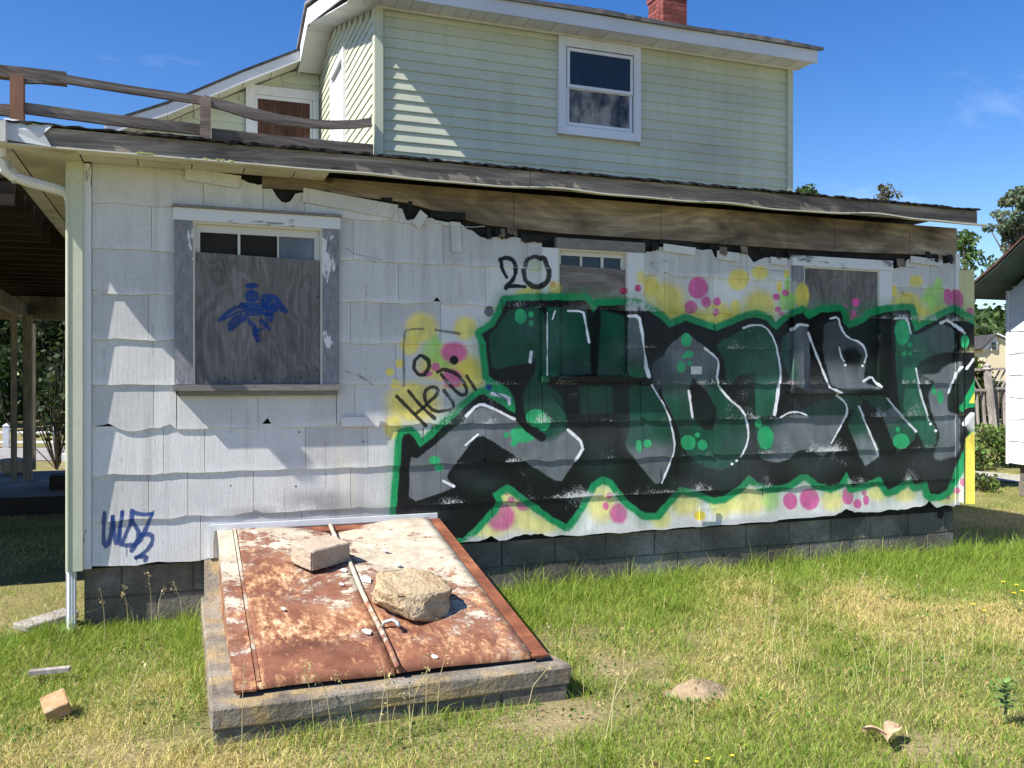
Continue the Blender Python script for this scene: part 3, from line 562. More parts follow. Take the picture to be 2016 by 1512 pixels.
def strip(name, pts, w_, z, m):
    mb = MB(); P = [Vector((p[0], p[1], z)) for p in pts]
    for a, b in zip(P, P[1:]):
        n = (b-a).cross(UP).normalized()*w_/2; mb.add([a-n, b-n, b+n, a+n], [(0,1,2,3)])
    return tag(mb.build(name, m), kind='structure')
p1 = on_z(1925, 936); p2 = on_z(1990, 942)
dirp = (p2-p1).normalized(); strip('path', [p1-dirp*3.4, p1+dirp*14], 1.1, 0.014, M['path'])
p1 = on_z(10, 895); p2 = on_z(120, 893); dirp = (p2-p1).normalized(); strip('road', [p1-dirp*60, p1+dirp*30], 3.6, 0.012, M['road'])

# ------------------------------------------------------------------ the single-storey extension
EXT = thing('house_extension', 'low flat-roofed extension clad in white shingles, sprayed with green and black graffiti', 'building')
X1 = wx(1878)                              # right end of the shingled face
Z0, DZ = 0.385, 0.27
Wd = [dict(L0=343,L1=380,R0=635,R1=668,ht=418,hb=442,st=757,sb=779,bt=503,stop=448,panes=[(394,468),(473,546),(549,619)],py=(463,512),x0=330,m='board',hx=(343,668)),
      dict(L0=1068,L1=1099,R0=1236,R1=1268,ht=472,hb=492,st=741,sb=753,bt=525,stop=494,panes=[(1104,1142),(1146,1183),(1188,1222)],py=(506,530),m='board2',hx=(1097,1268)),
      dict(L0=1563,L1=1583,R0=1732,R1=1756,ht=508,hb=528,st=765,sb=775,bt=533,stop=None,panes=[],py=None,m='board',hx=(1561,1756))]
YC = -0.045
for w_ in Wd:
    mid = (w_['L0']+w_['R1'])/2; zz = lambda py, m_=mid: on_y(m_, py, YC).z
    w_.update(x0=wx(w_['L0'],YC), xi0=wx(w_['L1'],YC), xi1=wx(w_['R0'],YC), x1=wx(w_['R1'],YC), zt=zz(w_['ht']), zh=zz(w_['hb']), zs=zz(w_['st']), zb=zz(w_['sb']), zbt=zz(w_['bt']))
mb = MB(); mb.box(0.02, X1, 0.02, 0.10, 0.37, 2.80); mb.box(0.02, 0.10, 0.101, 2.74, 0.37, 2.80); mb.box(X1-0.08, X1, 0.101, 2.74, 0.37, 2.80)
wall = mb.build('wall', M['tar'], EXT)
TOP = [(wx(a), on_y(a, b).z) for a, b in [(180,300),(360,318),(372,345),(468,352),(540,372),(548,398),(575,398),(582,378),(790,410),(800,436),(838,430),(900,440),(955,470),(1010,466),(1064,474),(1070,492),(1268,500),(1297,486),(1400,492),(1406,506),(1450,498),(1474,500),(1478,517),(1512,506),(1556,512),(1562,516),(1758,530),(1790,510),(1880,520)]]
NOTCH = [(on_y(a, b).x, on_y(a, b).z, hw, h) for a, b, hw, h in [(205,832,0.10,0.045),(520,826,0.045,0.06),(858,594,0.055,0.05),(676,834,0.03,0.09),(1308,552,0.05,0.03),(330,832,0.05,0.05),(1040,1052,0.16,0.05),(960,1060,0.08,0.04),(1560,1003,0.22,0.03),(1660,997,0.10,0.045),(1822,996,0.10,0.06),(1372,1010,0.03,0.03)]]
def shingle(parent, mat_, x0, x1, zlo, zhi, k, topf, rnd, y=0.0, seg=0.055, wave=True):
    seg = 0.028 if (topf is not None and (k >= 7 or any(abs(c_[1]-zlo) < 0.06 and x0-c_[2] < c_[0] < x1+c_[2] for c_ in NOTCH))) else seg
    n = max(3, int((x1-x0)/seg)); ph = k*2.1+rnd.uniform(-0.7, 0.7); am = rnd.uniform(0.35, 1.5); cor = rnd.random(); v = []; f = []; ok = False; cap = False
    tilt = rnd.uniform(-0.007, 0.007)
    for i in range(n+1):
        x = x0+(x1-x0)*i/n
        zb = zlo + (am*(0.0060*math.sin(2*math.pi*x/0.33+ph)+0.0028*math.sin(2*math.pi*x/0.17+ph*2)) if wave else 0) + (0.02*max(0, 1-(x-x0)/0.03) if cor < 0.10 else 0) + (0.024*max(0, 1-(x1-x)/0.04) if cor > 0.90 else 0) + tilt*(x-x0)/0.6
        if topf is not None:
            for cx, cz, hw, h in NOTCH:
                if abs(cz-zlo) < 0.06 and abs(x-cx) < hw: zb += h*(1-(abs(x-cx)/hw)**(0.6 if x < cx else 1.8))*(0.6+0.6*rnd.random())
        zt = zhi
        if topf is not None:
            t = interp(x, topf) + rnd.uniform(-0.008, 0.008)
            if t < zt: zt = t
        if zt < zb+0.004: zt = zb+0.004
        else: ok = True
        yb, yt = y-0.0165, y-0.006
        fr = (zt-zb)/(DZ+0.02); yt2 = yb+(yt-yb)*min(fr, 1)
        v += [(x, yb, zb), (x, yt2, zt), (x, yb+0.0065, zb), (x, yt2+0.005, zt)]
    if not ok: return None
    for i in range(n):
        a = 4*i; b = a+4; f += [(a, b, b+1, a+1), (a+2, b+2, b, a), (a+1, b+1, b+3, a+3)]
    f += [(0, 1, 3, 2), (4*n+2, 4*n+3, 4*n+1, 4*n)]
    return mesh('shingle', v, f, mat_, parent)
rnd = random.Random(3)
jx = wx(400)
WX0 = wx(181)
for k in range(9):
    zlo = Z0+DZ*k; zhi = zlo+DZ+0.022
    # spans of the course that the windows leave free, with their own head or foot where a window cuts in
    spans = [(WX0, X1-0.004, zlo, zhi)]
    for w_ in Wd:
        new = []
        for (a, b, lo, hi) in spans:
            xa, xb = w_['x0']+0.012, w_['x1']-0.012; zb_, zt_ = w_['zb']+0.006, w_['zt']-0.006
            if xb <= a or xa >= b or zb_ >= hi or zt_ <= lo: new.append((a, b, lo, hi)); continue
            if a < xa: new.append((a, xa, lo, hi))
            if b > xb: new.append((xb, b, lo, hi))
            if lo < zb_-0.02: new.append((xa+0.002, xb-0.002, lo, zb_))
            if hi > zt_+0.03 and lo < zt_: new.append((xa+0.002, xb-0.002, zt_, hi))
        spans = new
    off = jx + (0.305 if k % 2 else 0.0) + rnd.uniform(-0.03, 0.03)
    for (a, b, lo, hi) in spans:
        j = math.floor((a-off)/0.61)*0.61+off; cuts = [a]
        while True:
            j += 0.61
            if j > b-0.08: break
            if j > a+0.08: cuts.append(j)
        cuts.append(b)
        # a few shingles are cut or cracked right through
        more = []
        for c0, c1 in zip(cuts, cuts[1:]):
            more.append(c0)
            if c1-c0 > 0.5 and rnd.random() < 0.22: more.append(c0+rnd.uniform(0.18, 0.42))
        cuts = more+[b]
        for c0, c1 in zip(cuts, cuts[1:]):
            lo2 = lo
            if k == 0: lo2 = lo + 0.055*max(0, (c0-4.2)/2.6) 
            shingle(wall, M['shingle'], c0+0.0012, c1-0.0012, lo2, hi, k, TOP, rnd, wave=(lo == zlo))
# loose slips and broken pieces hanging from the upper edge
def slip(p, rot, wd, ht, y=-0.028):
    c = on_y(p[0], p[1]); mb_ = MB(); cs, sn = math.cos(rot), math.sin(rot)
    pts = [(-wd/2,-ht/2),(wd/2*0.9,-ht/2-0.008),(wd/2,ht/2),(-wd/2,ht/2+0.006)]
    mb_.prism([(c.x+a*cs-b*sn, y, c.z+a*sn+b*cs) for a, b in pts], (0, 0.006, 0)); return mb_.build('shingle_slip', M['shingle'], wall)
for a in [((825,433),-0.55,0.065,0.10),((896,468),0.06,0.07,0.20),((420,352),-0.06,0.33,0.07),((690,402),-0.10,0.62,0.085),((905,330),0.0,0.0,0.0)][:4]: slip(*a)
for a in [((1335,492),-0.04,0.28,0.05),((1430,505),-0.02,0.2,0.06),((1530,515),0.0,0.16,0.05),((1820,515),-0.03,0.35,0.05),((1785,578),-0.02,0.11,0.02),((1390,1012),0.0,0.15,0.10),((710,830),0.02,0.26,0.06)]: slip(*a)
mb = MB().box(-0.05, 0.05, -0.001, 0.001, -0.028, 0.028)
st = on_y(1368, 729); mbs = MB().box(st.x-0.048, st.x+0.048, -0.021, -0.019, st.z-0.03, st.z+0.03); mbs.build('blank_sticker', M['chip'], wall)

# windows
for i, w_ in enumerate(Wd):
    o = bpy.data.objects.new('window', None); link(o, EXT)
    x0, x1, a, b = w_['x0'], w_['x1'], w_['xi0'], w_['xi1']
    zs, zh, zt, zb, zbt = w_['zs'], w_['zh'], w_['zt'], w_['zb'], w_['zbt']
    cm = [M['peel_grey'], M['peel_white'], M['peel_white']]
    mm = [M['peel_grey'], M['peel_white'], M['peel_grey']][i]
    MB().box(x0, a, YC, -0.004, zs+0.002, zh-0.002).build('casing', mm, o)
    MB().box(b, x1, YC, -0.004, zs+0.002, zh-0.002).build('casing', [M['peel_grey'], M['peel_white'], M['peel_white']][i], o)
    h0, h1 = wx(w_['hx'][0], YC), wx(w_['hx'][1], YC)
    MB().box(h0-0.006, h1+0.006, YC-0.006, -0.004, zh, zt).build('header', M['peel_head'] if i != 1 else M['peel_mostly_grey'], o)
    if i == 0: MB().box(h0-0.012, h1+0.012, YC-0.022, -0.004, zt+0.001, zt+0.018).build('drip_cap', M['peel_mostly_grey'], o)
    sh = zs-zb
    MB().box(x0-0.004, x1+0.004, YC-(0.035 if i == 0 else 0.012), -0.004, zs-sh*(0.55 if i == 0 else 0.95), zs).build('sill', M['peel_mostly_grey'] if i == 0 else M['peel_grey'], o)
    if i == 0: MB().box(x0+0.02, x1-0.01, YC-0.004, -0.004, zb, zs-sh*0.55-0.001).build('apron', M['peel_mostly_grey'], o)
    mb = MB().box(a, a+0.012, -0.040, 0.018, zs, zh); mb.box(b-0.012, b, -0.040, 0.018, zs, zh); mb.box(a+0.0121, b-0.0121, -0.038, 0.018, zh-0.014, zh-0.0005); mb.build('jamb', M['sash'], o)
    if w_['panes']:
        zp = [on_y((w_['L0']+w_['R1'])/2, p, -0.012).z for p in w_['py']]
        px_ = [(wx(p, -0.012), wx(q, -0.012)) for p, q in w_['panes']]
        mb = MB().box(a+0.0125, b-0.0125, -0.014, 0.006, zp[0], zh-0.0145)
        xs_ = [a+0.0125]+[v for p in px_ for v in p]+[b-0.0125]
        for q in range(0, 8, 2): mb.box(xs_[q], xs_[q+1], -0.0135, 0.006, zbt-0.05, zp[0]-0.0002)
        mb.build('sash', M['sash'], o)
        for q, (p0, p1_) in enumerate(px_): MB().box(p0-0.002, p1_+0.002, 0.000, 0.003, zbt-0.05, zp[0]+0.002).build('pane', M['glass_grey'] if (i == 0 and q == 2) else (M['dark'] if i == 0 else M['glass']), o)
    # plywood nailed over the opening
    e = [(a+0.014, zs+0.003), (b-0.014, zs+0.003), (b-0.014, zbt-0.012), (a+0.013, zbt+0.006)]
    if i == 2: e[2] = (b-0.014, zh-0.016); e[3] = (a+0.014, zh-0.016)
    MB().prism([(x, -0.030, z) for x, z in e], (0, 0.012, 0)).build('plywood_board', M[w_['m']], o)
    for q in range(5):
        p = rnd.choice([(a+0.03, rnd.uniform(zs, zbt)), (b-0.03, rnd.uniform(zs, zbt-0.05)), (rnd.uniform(a, b), zs+0.04)])
        MB().tube([(p[0], -0.0325, p[1]), (p[0], -0.029, p[1])], 0.006, 6).build('nail_head', M['dark'], o)

# bare plywood under the eave
FB = [(wx(a), on_y(a, b).z) for a, b in [(515,372),(580,374),(799,399),(957,444),(1116,461),(1297,472),(1407,480),(1633,495),(1880,504)]]
seams = [wx(515), wx(1010), wx(1299), wx(1640), wx(1788), X1+0.02]
for a, b in zip(seams, seams[1:]):
    xs_ = [a+0.002]+[x for x, _ in FB if a+0.01 < x < b-0.01]+[b-0.002]
    MB().prism([(x, -0.016, interp(x, FB)) for x in xs_]+[(b-0.002, -0.016, 2.80), (a+0.002, -0.016, 2.80)], (0, 0.03, 0)).build('frieze_board', M['frieze'], EXT)
# black stubs where the torn paper hangs below the plywood
for a, b, wd, ht in [(806,408,0.03,0.07),(961,460,0.03,0.08),(1560,500,0.09,0.03),(1270,480,0.04,0.05),(1400,486,0.05,0.03),(1600,515,0.06,0.05),(1665,505,0.03,0.03),(1330,478,0.3,0.03),(1770,520,0.10,0.04),(1500,492,0.08,0.03),(1050,470,0.20,0.05),(880,425,0.25,0.05)]:
    c = on_y(a, b); pts = []
    for q in range(7): pts.append((c.x-wd/2+wd*q/6, -0.024, c.z-ht/2+rnd.uniform(-0.016, 0.012)))
    pts += [(c.x+wd/2, -0.024, c.z+ht/2), (c.x-wd/2, -0.024, c.z+ht/2)]
    MB().prism(pts, (0, 0.004, 0)).build('torn_paper', M['tar'], wall)

for q in range(18):
    px_ = rnd.choice([rnd.uniform(545, 960), rnd.uniform(960, 1075), rnd.uniform(1275, 1560), rnd.uniform(1760, 1875)]); xq = wx(px_); zq = interp(xq, TOP)+rnd.uniform(0.0, 0.03); wq = rnd.uniform(0.03, 0.08); y_ = -0.020-rnd.random()*0.018
    pts = [(xq+wq*t_, y_-rnd.random()*0.006, zq+rnd.uniform(-0.022, 0.004)) for t_ in (0, 0.2, 0.35, 0.5, 0.7, 0.85, 1)]+[(xq+wq, y_+0.01, zq+0.05), (xq, y_+0.01, zq+0.05)]
    MB().prism(pts, (0, 0.003, 0)).build('torn_paper', M['tar'] if rnd.random() < 0.6 else M['frieze'], wall)
# roof deck, fascia, soffit
def ov(x): return -(0.30-0.10*min(max((x+0.4)/7.4, 0), 1))         # the eave's overhang narrows to the right
RXL, RXR = -0.45, wx(1926, -0.2)
ZR = 2.905
NRX = 220
xs_ = [RXL + (RXR-RXL)*i/NRX for i in range(NRX+1)]
def ragged(x): return 0.006*math.sin(x*9)+rnd.uniform(-0.014, 0.010)
v = []; f = []
for x in xs_:
    z_ = ZR + 0.025*(x-RXL)/(RXR-RXL) + rnd.uniform(-0.004, 0.006); ye = ov(x)-0.02+ragged(x)*0.7; 
    v += [(x, ye, z_-0.012+rnd.uniform(-0.008, 0.006)), (x, ye, z_+rnd.uniform(-0.004, 0.004)), (x, 2.72, z_), (x, 2.72, z_-0.02)]
for i in range(NRX):
    a = 4*i; b = a+4; f += [(a, b, b+1, a+1), (a+1, b+1, b+2, a+2), (a+3, b+3, b, a)]
roof = mesh('roof', v, f, M['tar'], EXT)
for a, b in [(-0.36, wx(1042, -0.24)), (wx(1042, -0.24), wx(1712, -0.22)), (wx(1712, -0.22), RXR-0.01)]:
    n = max(4, int((b-a)/0.3)); v = []; f = []
    for i in range(n+1):
        x = a+0.002+(b-a-0.004)*i/n; zz = ZR+0.025*(x-RXL)/(RXR-RXL); w2 = 0.004*math.sin(x*2.1)
        v += [(x, ov(x)+w2, zz-0.125), (x, ov(x)+w2, zz-0.016), (x, ov(x)+0.035, zz-0.016), (x, ov(x)+0.035, zz-0.125)]
    for i in range(n):
        q = 4*i; r_ = q+4; f += [(q, r_, r_+1, q+1), (q+1, r_+1, r_+2, q+2), (q+2, r_+2, r_+3, q+3), (q+3, r_+3, r_, q)]
    f += [(0,1,2,3), (4*n+3,4*n+2,4*n+1,4*n)]
    mesh('fascia_board', v, f, M['fascia'], EXT)
# wavy vinyl strip hanging along the fascia's foot
v = []; f = []; n = 120; XA, XB = -0.40, wx(1941, -0.2)
for i in range(n+1):
    x = XA+(XB-XA)*i/n; zz = ZR+0.025*(x-RXL)/(RXR-RXL)-0.128
    sag = 0.009*math.sin(x*2.3+0.4)+0.008*math.sin(x*4.7)+0.004*math.sin(x*9.1)
    sag = sag*min(1, max(0, (x-0.8)/1.5)) - 0.012*math.exp(-((x-3.2)/0.5)**2)
    wdt = 0.06 if x < XB-0.25 else 0.06+0.1*(x-XB+0.25)
    v += [(x, ov(x)-0.010, zz+sag), (x, ov(x)-0.010, zz+sag+0.008), (x, ov(x)+wdt*(0.45 if x > 1.2 else 1.4), zz+sag*0.7-0.002)]
for i in range(n):
    a = 3*i; b = a+3; f += [(a, b, b+1, a+1), (a, a+2, b+2, b)]
mesh('trim_strip', v, f, M['cream'], EXT)
# soffit: panels still up at the left end
sof = bpy.data.objects.new('soffit', None); link(sof, EXT)
for i in range(12):
    y0 = -0.28+i*0.25; MB().box(-0.335, -0.005, y0+0.003, y0+0.247, 2.776, 2.782).build('soffit_panel', M['dirty_cream'], sof)
x = 0.0
while x < 1.35:
    MB().box(x+0.003, min(x+0.297, 1.4), ov(x)+0.036, -0.018, 2.779, 2.785).build('soffit_panel', M['dirty_cream'], sof); x += 0.3
# gutter along the left side
prof = [(-0.10,0.0),(-0.10,0.03),(-0.085,0.06),(-0.095,0.105),(-0.10,0.115),(-0.09,0.115),(-0.078,0.06),(-0.09,0.01),(-0.01,0.01),(-0.01,0.115),(0.0,0.115),(0.0,0.0)]
MB().prism([(-0.345+a, -0.37, 2.775+b) for a, b in prof], (0, 4.6, 0)).build('gutter', M['gutter'], EXT)
MB().box(-0.4455, -0.345, -0.372, -0.368, 2.776, 2.888).build('gutter_end_cap', M['gutter'], EXT)
MB().add([(-0.36,-0.315,2.80),(-0.13,-0.312,2.78),(-0.17,-0.318,2.85),(-0.12,-0.31,2.905),(-0.36,-0.30,2.92),(-0.40,-0.31,2.88)], [(0,1,2,3,4,5)]).build('bent_flashing', M['alu'], EXT)
dp = [(-0.40,-0.20,2.78),(-0.40,-0.20,2.72),(-0.385,-0.185,2.665),(-0.345,-0.16,2.635),(-0.28,-0.12,2.62),(-0.13,-0.01,2.605),(-0.088,0.012,2.59),(-0.072,0.016,2.55),(-0.068,0.016,2.48),(-0.068,0.016,0.55),(-0.066,0.010,0.02)]
dn = bpy.data.objects.new('downspout', None); link(dn, EXT)
mb = MB(); mb.tube(dp, [0.038]*10+[0.034], 8, 0.8); mb.build('pipe', M['white'], dn)
for q in range(8):
    t = q/7; a = Vector(dp[1]).lerp(Vector(dp[3]), t); MB().tube([a, a+Vector((0.012*(0.3+t), 0.008*t, -0.012*(1-t)))], 0.0405, 8, 0.8).build('elbow_ridge', M['gutter'], dn)
for q in range(4): MB().box(-0.092+q*0.014, -0.086+q*0.014, -0.026, -0.018, 0.06, 0.36).build('flute', M['white'], dn)
MB().box(-0.115, -0.03, -0.026, 0.05, 1.02, 1.06).build('strap', M['white'], dn)
# vinyl corner posts and old corner boards
cp0, cp1 = wx(129, -0.04), wx(163.5, -0.04)
zb = on_y(140, 1126, -0.04).z; zt = 2.777
mb = MB().box(cp0, cp1, -0.045, -0.030, zb, zt); mb.box(cp0, cp0+0.014, -0.0299, 0.02, zb, zt); mb.box(cp1-0.012, cp1, -0.0299, -0.003, zb, zt); mb.box(cp0+0.006, cp0+0.018, -0.050, -0.0451, zb, zt)
bevel(mb.build('corner_post', M['vinyl'], EXT), 0.003)
MB().box(wx(165), wx(180.5), -0.024, 0.018, 0.378, 2.77).build('corner_board', M['peel_white'], EXT)
MB().box(X1-0.002, X1+0.045, -0.022, 0.018, 0.43, on_y(1885, 500).z).build('corner_board', M['peel_white'], EXT)
r0, r1 = wx(1893, -0.03), wx(1912, -0.03); pz0, pz1 = on_y(1900, 990, -0.03).z, on_y(1900, 532, -0.03).z
zk = [pz0-0.012, pz0+0.4, (pz0+pz1)/2, pz1]
mb = MB(); mb.prism([(r0-0.02,-0.026,pz0+0.01),(r0+0.012,-0.042,pz0),(r0+0.012,-0.042,pz1),(r0-0.02,-0.026,pz1)], (0,0.004,0)); mb.prism([(r0+0.0125,-0.028,pz0),(r1+0.006,-0.062,pz0-0.012),(r1,-0.062,pz1),(r0+0.0125,-0.028,pz1)], (0,0.004,0)); mb.box(r1-0.004, r1, -0.056, 0.06, pz0, pz1)
mb.build('corner_post', M['vinyl_paint'], EXT)
# foundation of concrete blocks
found = MB().box(0.0, X1+0.03, 0.036, 0.24, -0.25, 0.372).build('foundation', M['mortar'], EXT)
for r_ in range(2):
    z_0, z_1 = (0.1945, 0.374) if r_ else (-0.05, 0.1885)
    x = 0.003 - (0.2 if r_ else 0)
    while x < X1+0.02:
        a, b = max(x, 0.003), min(x+0.399, X1+0.027)
        if b-a > 0.05:
            o = MB().box(a, b, 0.028+rnd.uniform(-0.002, 0.003), 0.10, z_0, z_1).build('concrete_block', M['block'], found); bevel(o, 0.005)
        x += 0.405
vt = on_y(1850, 1012, 0.03); MB().tube([(vt.x, 0.021, vt.z), (vt.x, 0.034, vt.z)], 0.048, 20).build('pipe_collar', M['block'], found)
MB().tube([(vt.x, 0.019, vt.z), (vt.x, 0.032, vt.z)], 0.038, 20).build('vent_hole', M['dark'], found)
for q in range(14):
    a = on_y(rnd.choice([rnd.uniform(270, 300), rnd.uniform(360, 480), rnd.uniform(380, 470)]), 300, -0.3); x = a.x
    bm = bmesh.new(); bmesh.ops.create_icosphere(bm, subdivisions=2, radius=1)
    for vv in bm.verts: vv.co *= rnd.uniform(0.75, 1.1)
    me = bpy.data.meshes.new('moss_tuft'); bm.to_mesh(me); bm.free(); me.materials.append(M['moss'])
    o = link(bpy.data.objects.new('moss_tuft', me), EXT); o.location = (x, ov(x)-0.004, ZR-0.118+0.025*(x/7)); o.scale = (0.022, 0.008, 0.010)

# white vinyl channel framing the hatch on the wall
MB().box(wx(412,-0.03), wx(861,-0.03), -0.034, -0.018, 0.565, 0.60).build('hatch_channel', M['white'], EXT)
MB().box(wx(412,-0.03), wx(420,-0.03), -0.034, -0.018, 0.395, 0.5645).build('hatch_channel', M['white'], EXT)

# ------------------------------------------------------------------ cellar hatch
HT = thing('cellar_hatch', 'rusty double-door cellar hatch on a low concrete kerb against the wall', 'hatch', loc=(1.44, -1.0, 0))
BX0, BX1, BY = 0.652, 2.245, -2.01
def zd(y): return 0.195+(y+1.88)/1.86*0.362
def rough_block(name, pts_xy, z0, z1, m, parent, n=10, amp=0.008):
    bm = bmesh.new(); a = [bm.verts.new((x, y, z0)) for x, y in pts_xy]; fc = bm.faces.new(a)
    r_ = bmesh.ops.extrude_face_region(bm, geom=[fc]); vv = [e for e in r_['geom'] if isinstance(e, bmesh.types.BMVert)]
    for q in vv: q.co.z = z1
    bmesh.ops.recalc_face_normals(bm, faces=bm.faces)
    bmesh.ops.bevel(bm, geom=[e for e in bm.edges], offset=0.009, segments=1, affect='EDGES')
    bmesh.ops.triangulate(bm, faces=bm.faces); bmesh.ops.subdivide_edges(bm, edges=[e for e in bm.edges if e.calc_length() > 0.12], cuts=4, use_grid_fill=True)
    bmesh.ops.triangulate(bm, faces=bm.faces); bm.normal_update()
    for q in bm.verts: 
        s_ = math.sin(q.co.x*21+q.co.y*13)*0.5+math.sin(q.co.x*7-q.co.y*31+q.co.z*40)*0.5
        q.co += q.normal*amp*s_*0.6 + Vector((rnd.uniform(-1,1), rnd.uniform(-1,1), rnd.uniform(-1,1)))*amp*0.25
    me = bpy.data.meshes.new(name); bm.to_mesh(me); bm.free(); me.materials.append(m)
    o = link(bpy.data.objects.new(name, me), parent)
    if parent is HT: o.matrix_parent_inverse = Matrix.Translation(-HT.location)
    return o
curb = rough_block('kerb', [(BX0,BY),(BX1,BY),(BX1,-1.83),(BX0,-1.83)], 0.070, 0.158, M['concrete'], HT)
rough_block('kerb', [(BX0+0.004,-1.835),(0.84,-1.835),(0.84,0.02),(BX0+0.004,0.02)], -0.1, 0.150, M['concrete'], HT)
rough_block('kerb', [(2.07,-1.835),(BX1-0.004,-1.835),(BX1-0.004,0.02),(2.07,0.02)], -0.1, 0.150, M['concrete'], HT)
x = BX0+0.012
for wd in (0.40, 0.44, 0.40, 0.33):
    o = MB().box(x+0.004, x+wd-0.004, BY+0.006, -1.86, -0.12, 0.072).build('concrete_block', M['block'], HT); bevel(o, 0.008); x += wd
MB().box(BX0+0.012, BX1-0.012, BY+0.016, -1.87, -0.12, 0.071).build('mortar_bed', M['mortar'], HT)
# mortar ramp where the kerb climbs the foundation at the left
MB().prism([(BX0+0.02,-0.005,0.14),(BX0+0.02,-0.33,0.135),(BX0+0.02,-0.10,0.30),(BX0+0.02,-0.005,0.40)], (0.12,0,0)).build('mortar_ramp', M['concrete'], HT)
HX0, HXC, HX1 = 0.792, 1.437, 2.118
# steel cheeks
for xx, s_ in ((HX0-0.035, 1), (HX1+0.005, 1)):
    MB().prism([(xx,-0.02,0.14),(xx,-1.88,0.14),(xx,-1.88,zd(-1.88)),(xx,-0.02,zd(-0.02))], (0.03,0,0)).build('side_panel', M['rust_frame'], HT)
# frame flanges lying on the cheeks
for a, b, m in ((HX0-0.045, HX0+0.045, 'rust_frame'), (HX1-0.03, HX1+0.05, 'rust_dark')):
    MB().prism([(a,-1.925,zd(-1.925)-0.004),(b,-1.925,zd(-1.925)-0.004),(b,-0.02,zd(-0.02)+0.0),(a,-0.02,zd(-0.02)+0.0)], (0,0,0.010)).build('frame_flange', M[m], HT)
MB().prism([(HX0,-0.03,zd(-0.03)),(HX1,-0.03,zd(-0.03)),(HX1,-0.10,zd(-0.10)-0.005),(HX0,-0.10,zd(-0.10)-0.005)], (0,0,-0.05)).build('frame_head', M['rust_dark'], HT)
MB().box(HX0+0.05, HX1-0.04, -1.86, -0.03, -0.1, 0.02).build('pit_floor', M['dark'], HT)
MB().prism([(HX0+0.05,-1.80,0.05),(HX0+0.05,-1.80,zd(-1.8)-0.035),(HX0+0.05,-0.1,zd(-0.1)-0.035),(HX0+0.05,-0.1,0.05)], (1.25,0,0)).build('stair_void', M['dark'], HT)
def leaf_door(x0, x1, dentx):
    nx, ny = 14, 20; v = []; f = []
    for j in range(ny+1):
        y = -1.90+(1.90-0.045)*j/ny; fy = j/ny
        for i in range(nx+1):
            x = x0+(x1-x0)*i/nx; fx = (x-x0)/(x1-x0); e = fx if dentx == 1 else 1-fx
            dz = -0.055*max(0, (e-0.25)/0.75)**1.6*max(0, (fy-0.62)/0.38)**1.4 + 0.004*math.sin(fx*5+fy*4) - 0.006*math.sin(math.pi*fx)*math.sin(math.pi*fy)
            dy = -0.05*max(0, (e-0.3)/0.7)**2*max(0, (fy-0.7)/0.3)**2
            v.append((x, y+dy, zd(y)+0.022+dz))
    n1 = (nx+1)*(ny+1)
    for j in range(ny):
        for i in range(nx): a = j*(nx+1)+i; f.append((a, a+1, a+nx+2, a+nx+1))
    def skirt(idx, drop):
        b0 = len(v)
        for q in idx: p = v[q]; v.append((p[0], p[1]+(0.006 if drop else 0), p[2]-0.035))
        for q in range(len(idx)-1): f.append((idx[q], b0+q, b0+q+1, idx[q+1]))
    skirt(list(range(nx+1)), False); skirt([j*(nx+1) for j in range(ny, -1, -1)], False); skirt([j*(nx+1)+nx for j in range(ny+1)], False); skirt([ny*(nx+1)+i for i in range(nx, -1, -1)], False)
    o = mesh('door', v, f, M['rust'], HT, True)
    return o
leaf_door(HX0+0.050, HXC-0.004, 1); leaf_door(HXC+0.004, HX1-0.034, 0)
# folded seam along the left door's outer edge and the closing bar
MB().beam((HX0+0.056,-1.90,zd(-1.90)+0.020),(HX0+0.056,-0.05,zd(-0.05)+0.020), 0.014, 0.014).build('hinge_seam', M['rust_frame'], HT)
pth = [(HXC+0.002+0.004*math.sin(q), -1.93+1.88*q/12, zd(-1.93+1.88*q/12)+0.032-(0.02 if q > 9 else 0)) for q in range(13)]
MB().tube(pth, 0.013, 8).build('closing_bar', M['rust_frame'], HT, True)
def on_hatch(px, py, lift=0.022):
    d = ray(px, py); s_ = 0.362/1.86     # z = 0.195+lift+(y+1.88)*s_
    t = (0.195+lift+(CAM.y+1.88)*s_-CAM.z)/(d.z-d.y*s_); return CAM+d*t
h = on_hatch(775, 1240, 0.022)
mb = MB(); mb.tube([h+Vector((-0.05,0.02,0.0)), h+Vector((-0.045,0.02,0.035)), h+Vector((0.0,0.015,0.045)), h+Vector((0.012,-0.03,0.04)), h+Vector((0.014,-0.055,0.028))], [0.010,0.010,0.012,0.012,0.009], 8); mb.build('handle', M['steel'], HT, True)

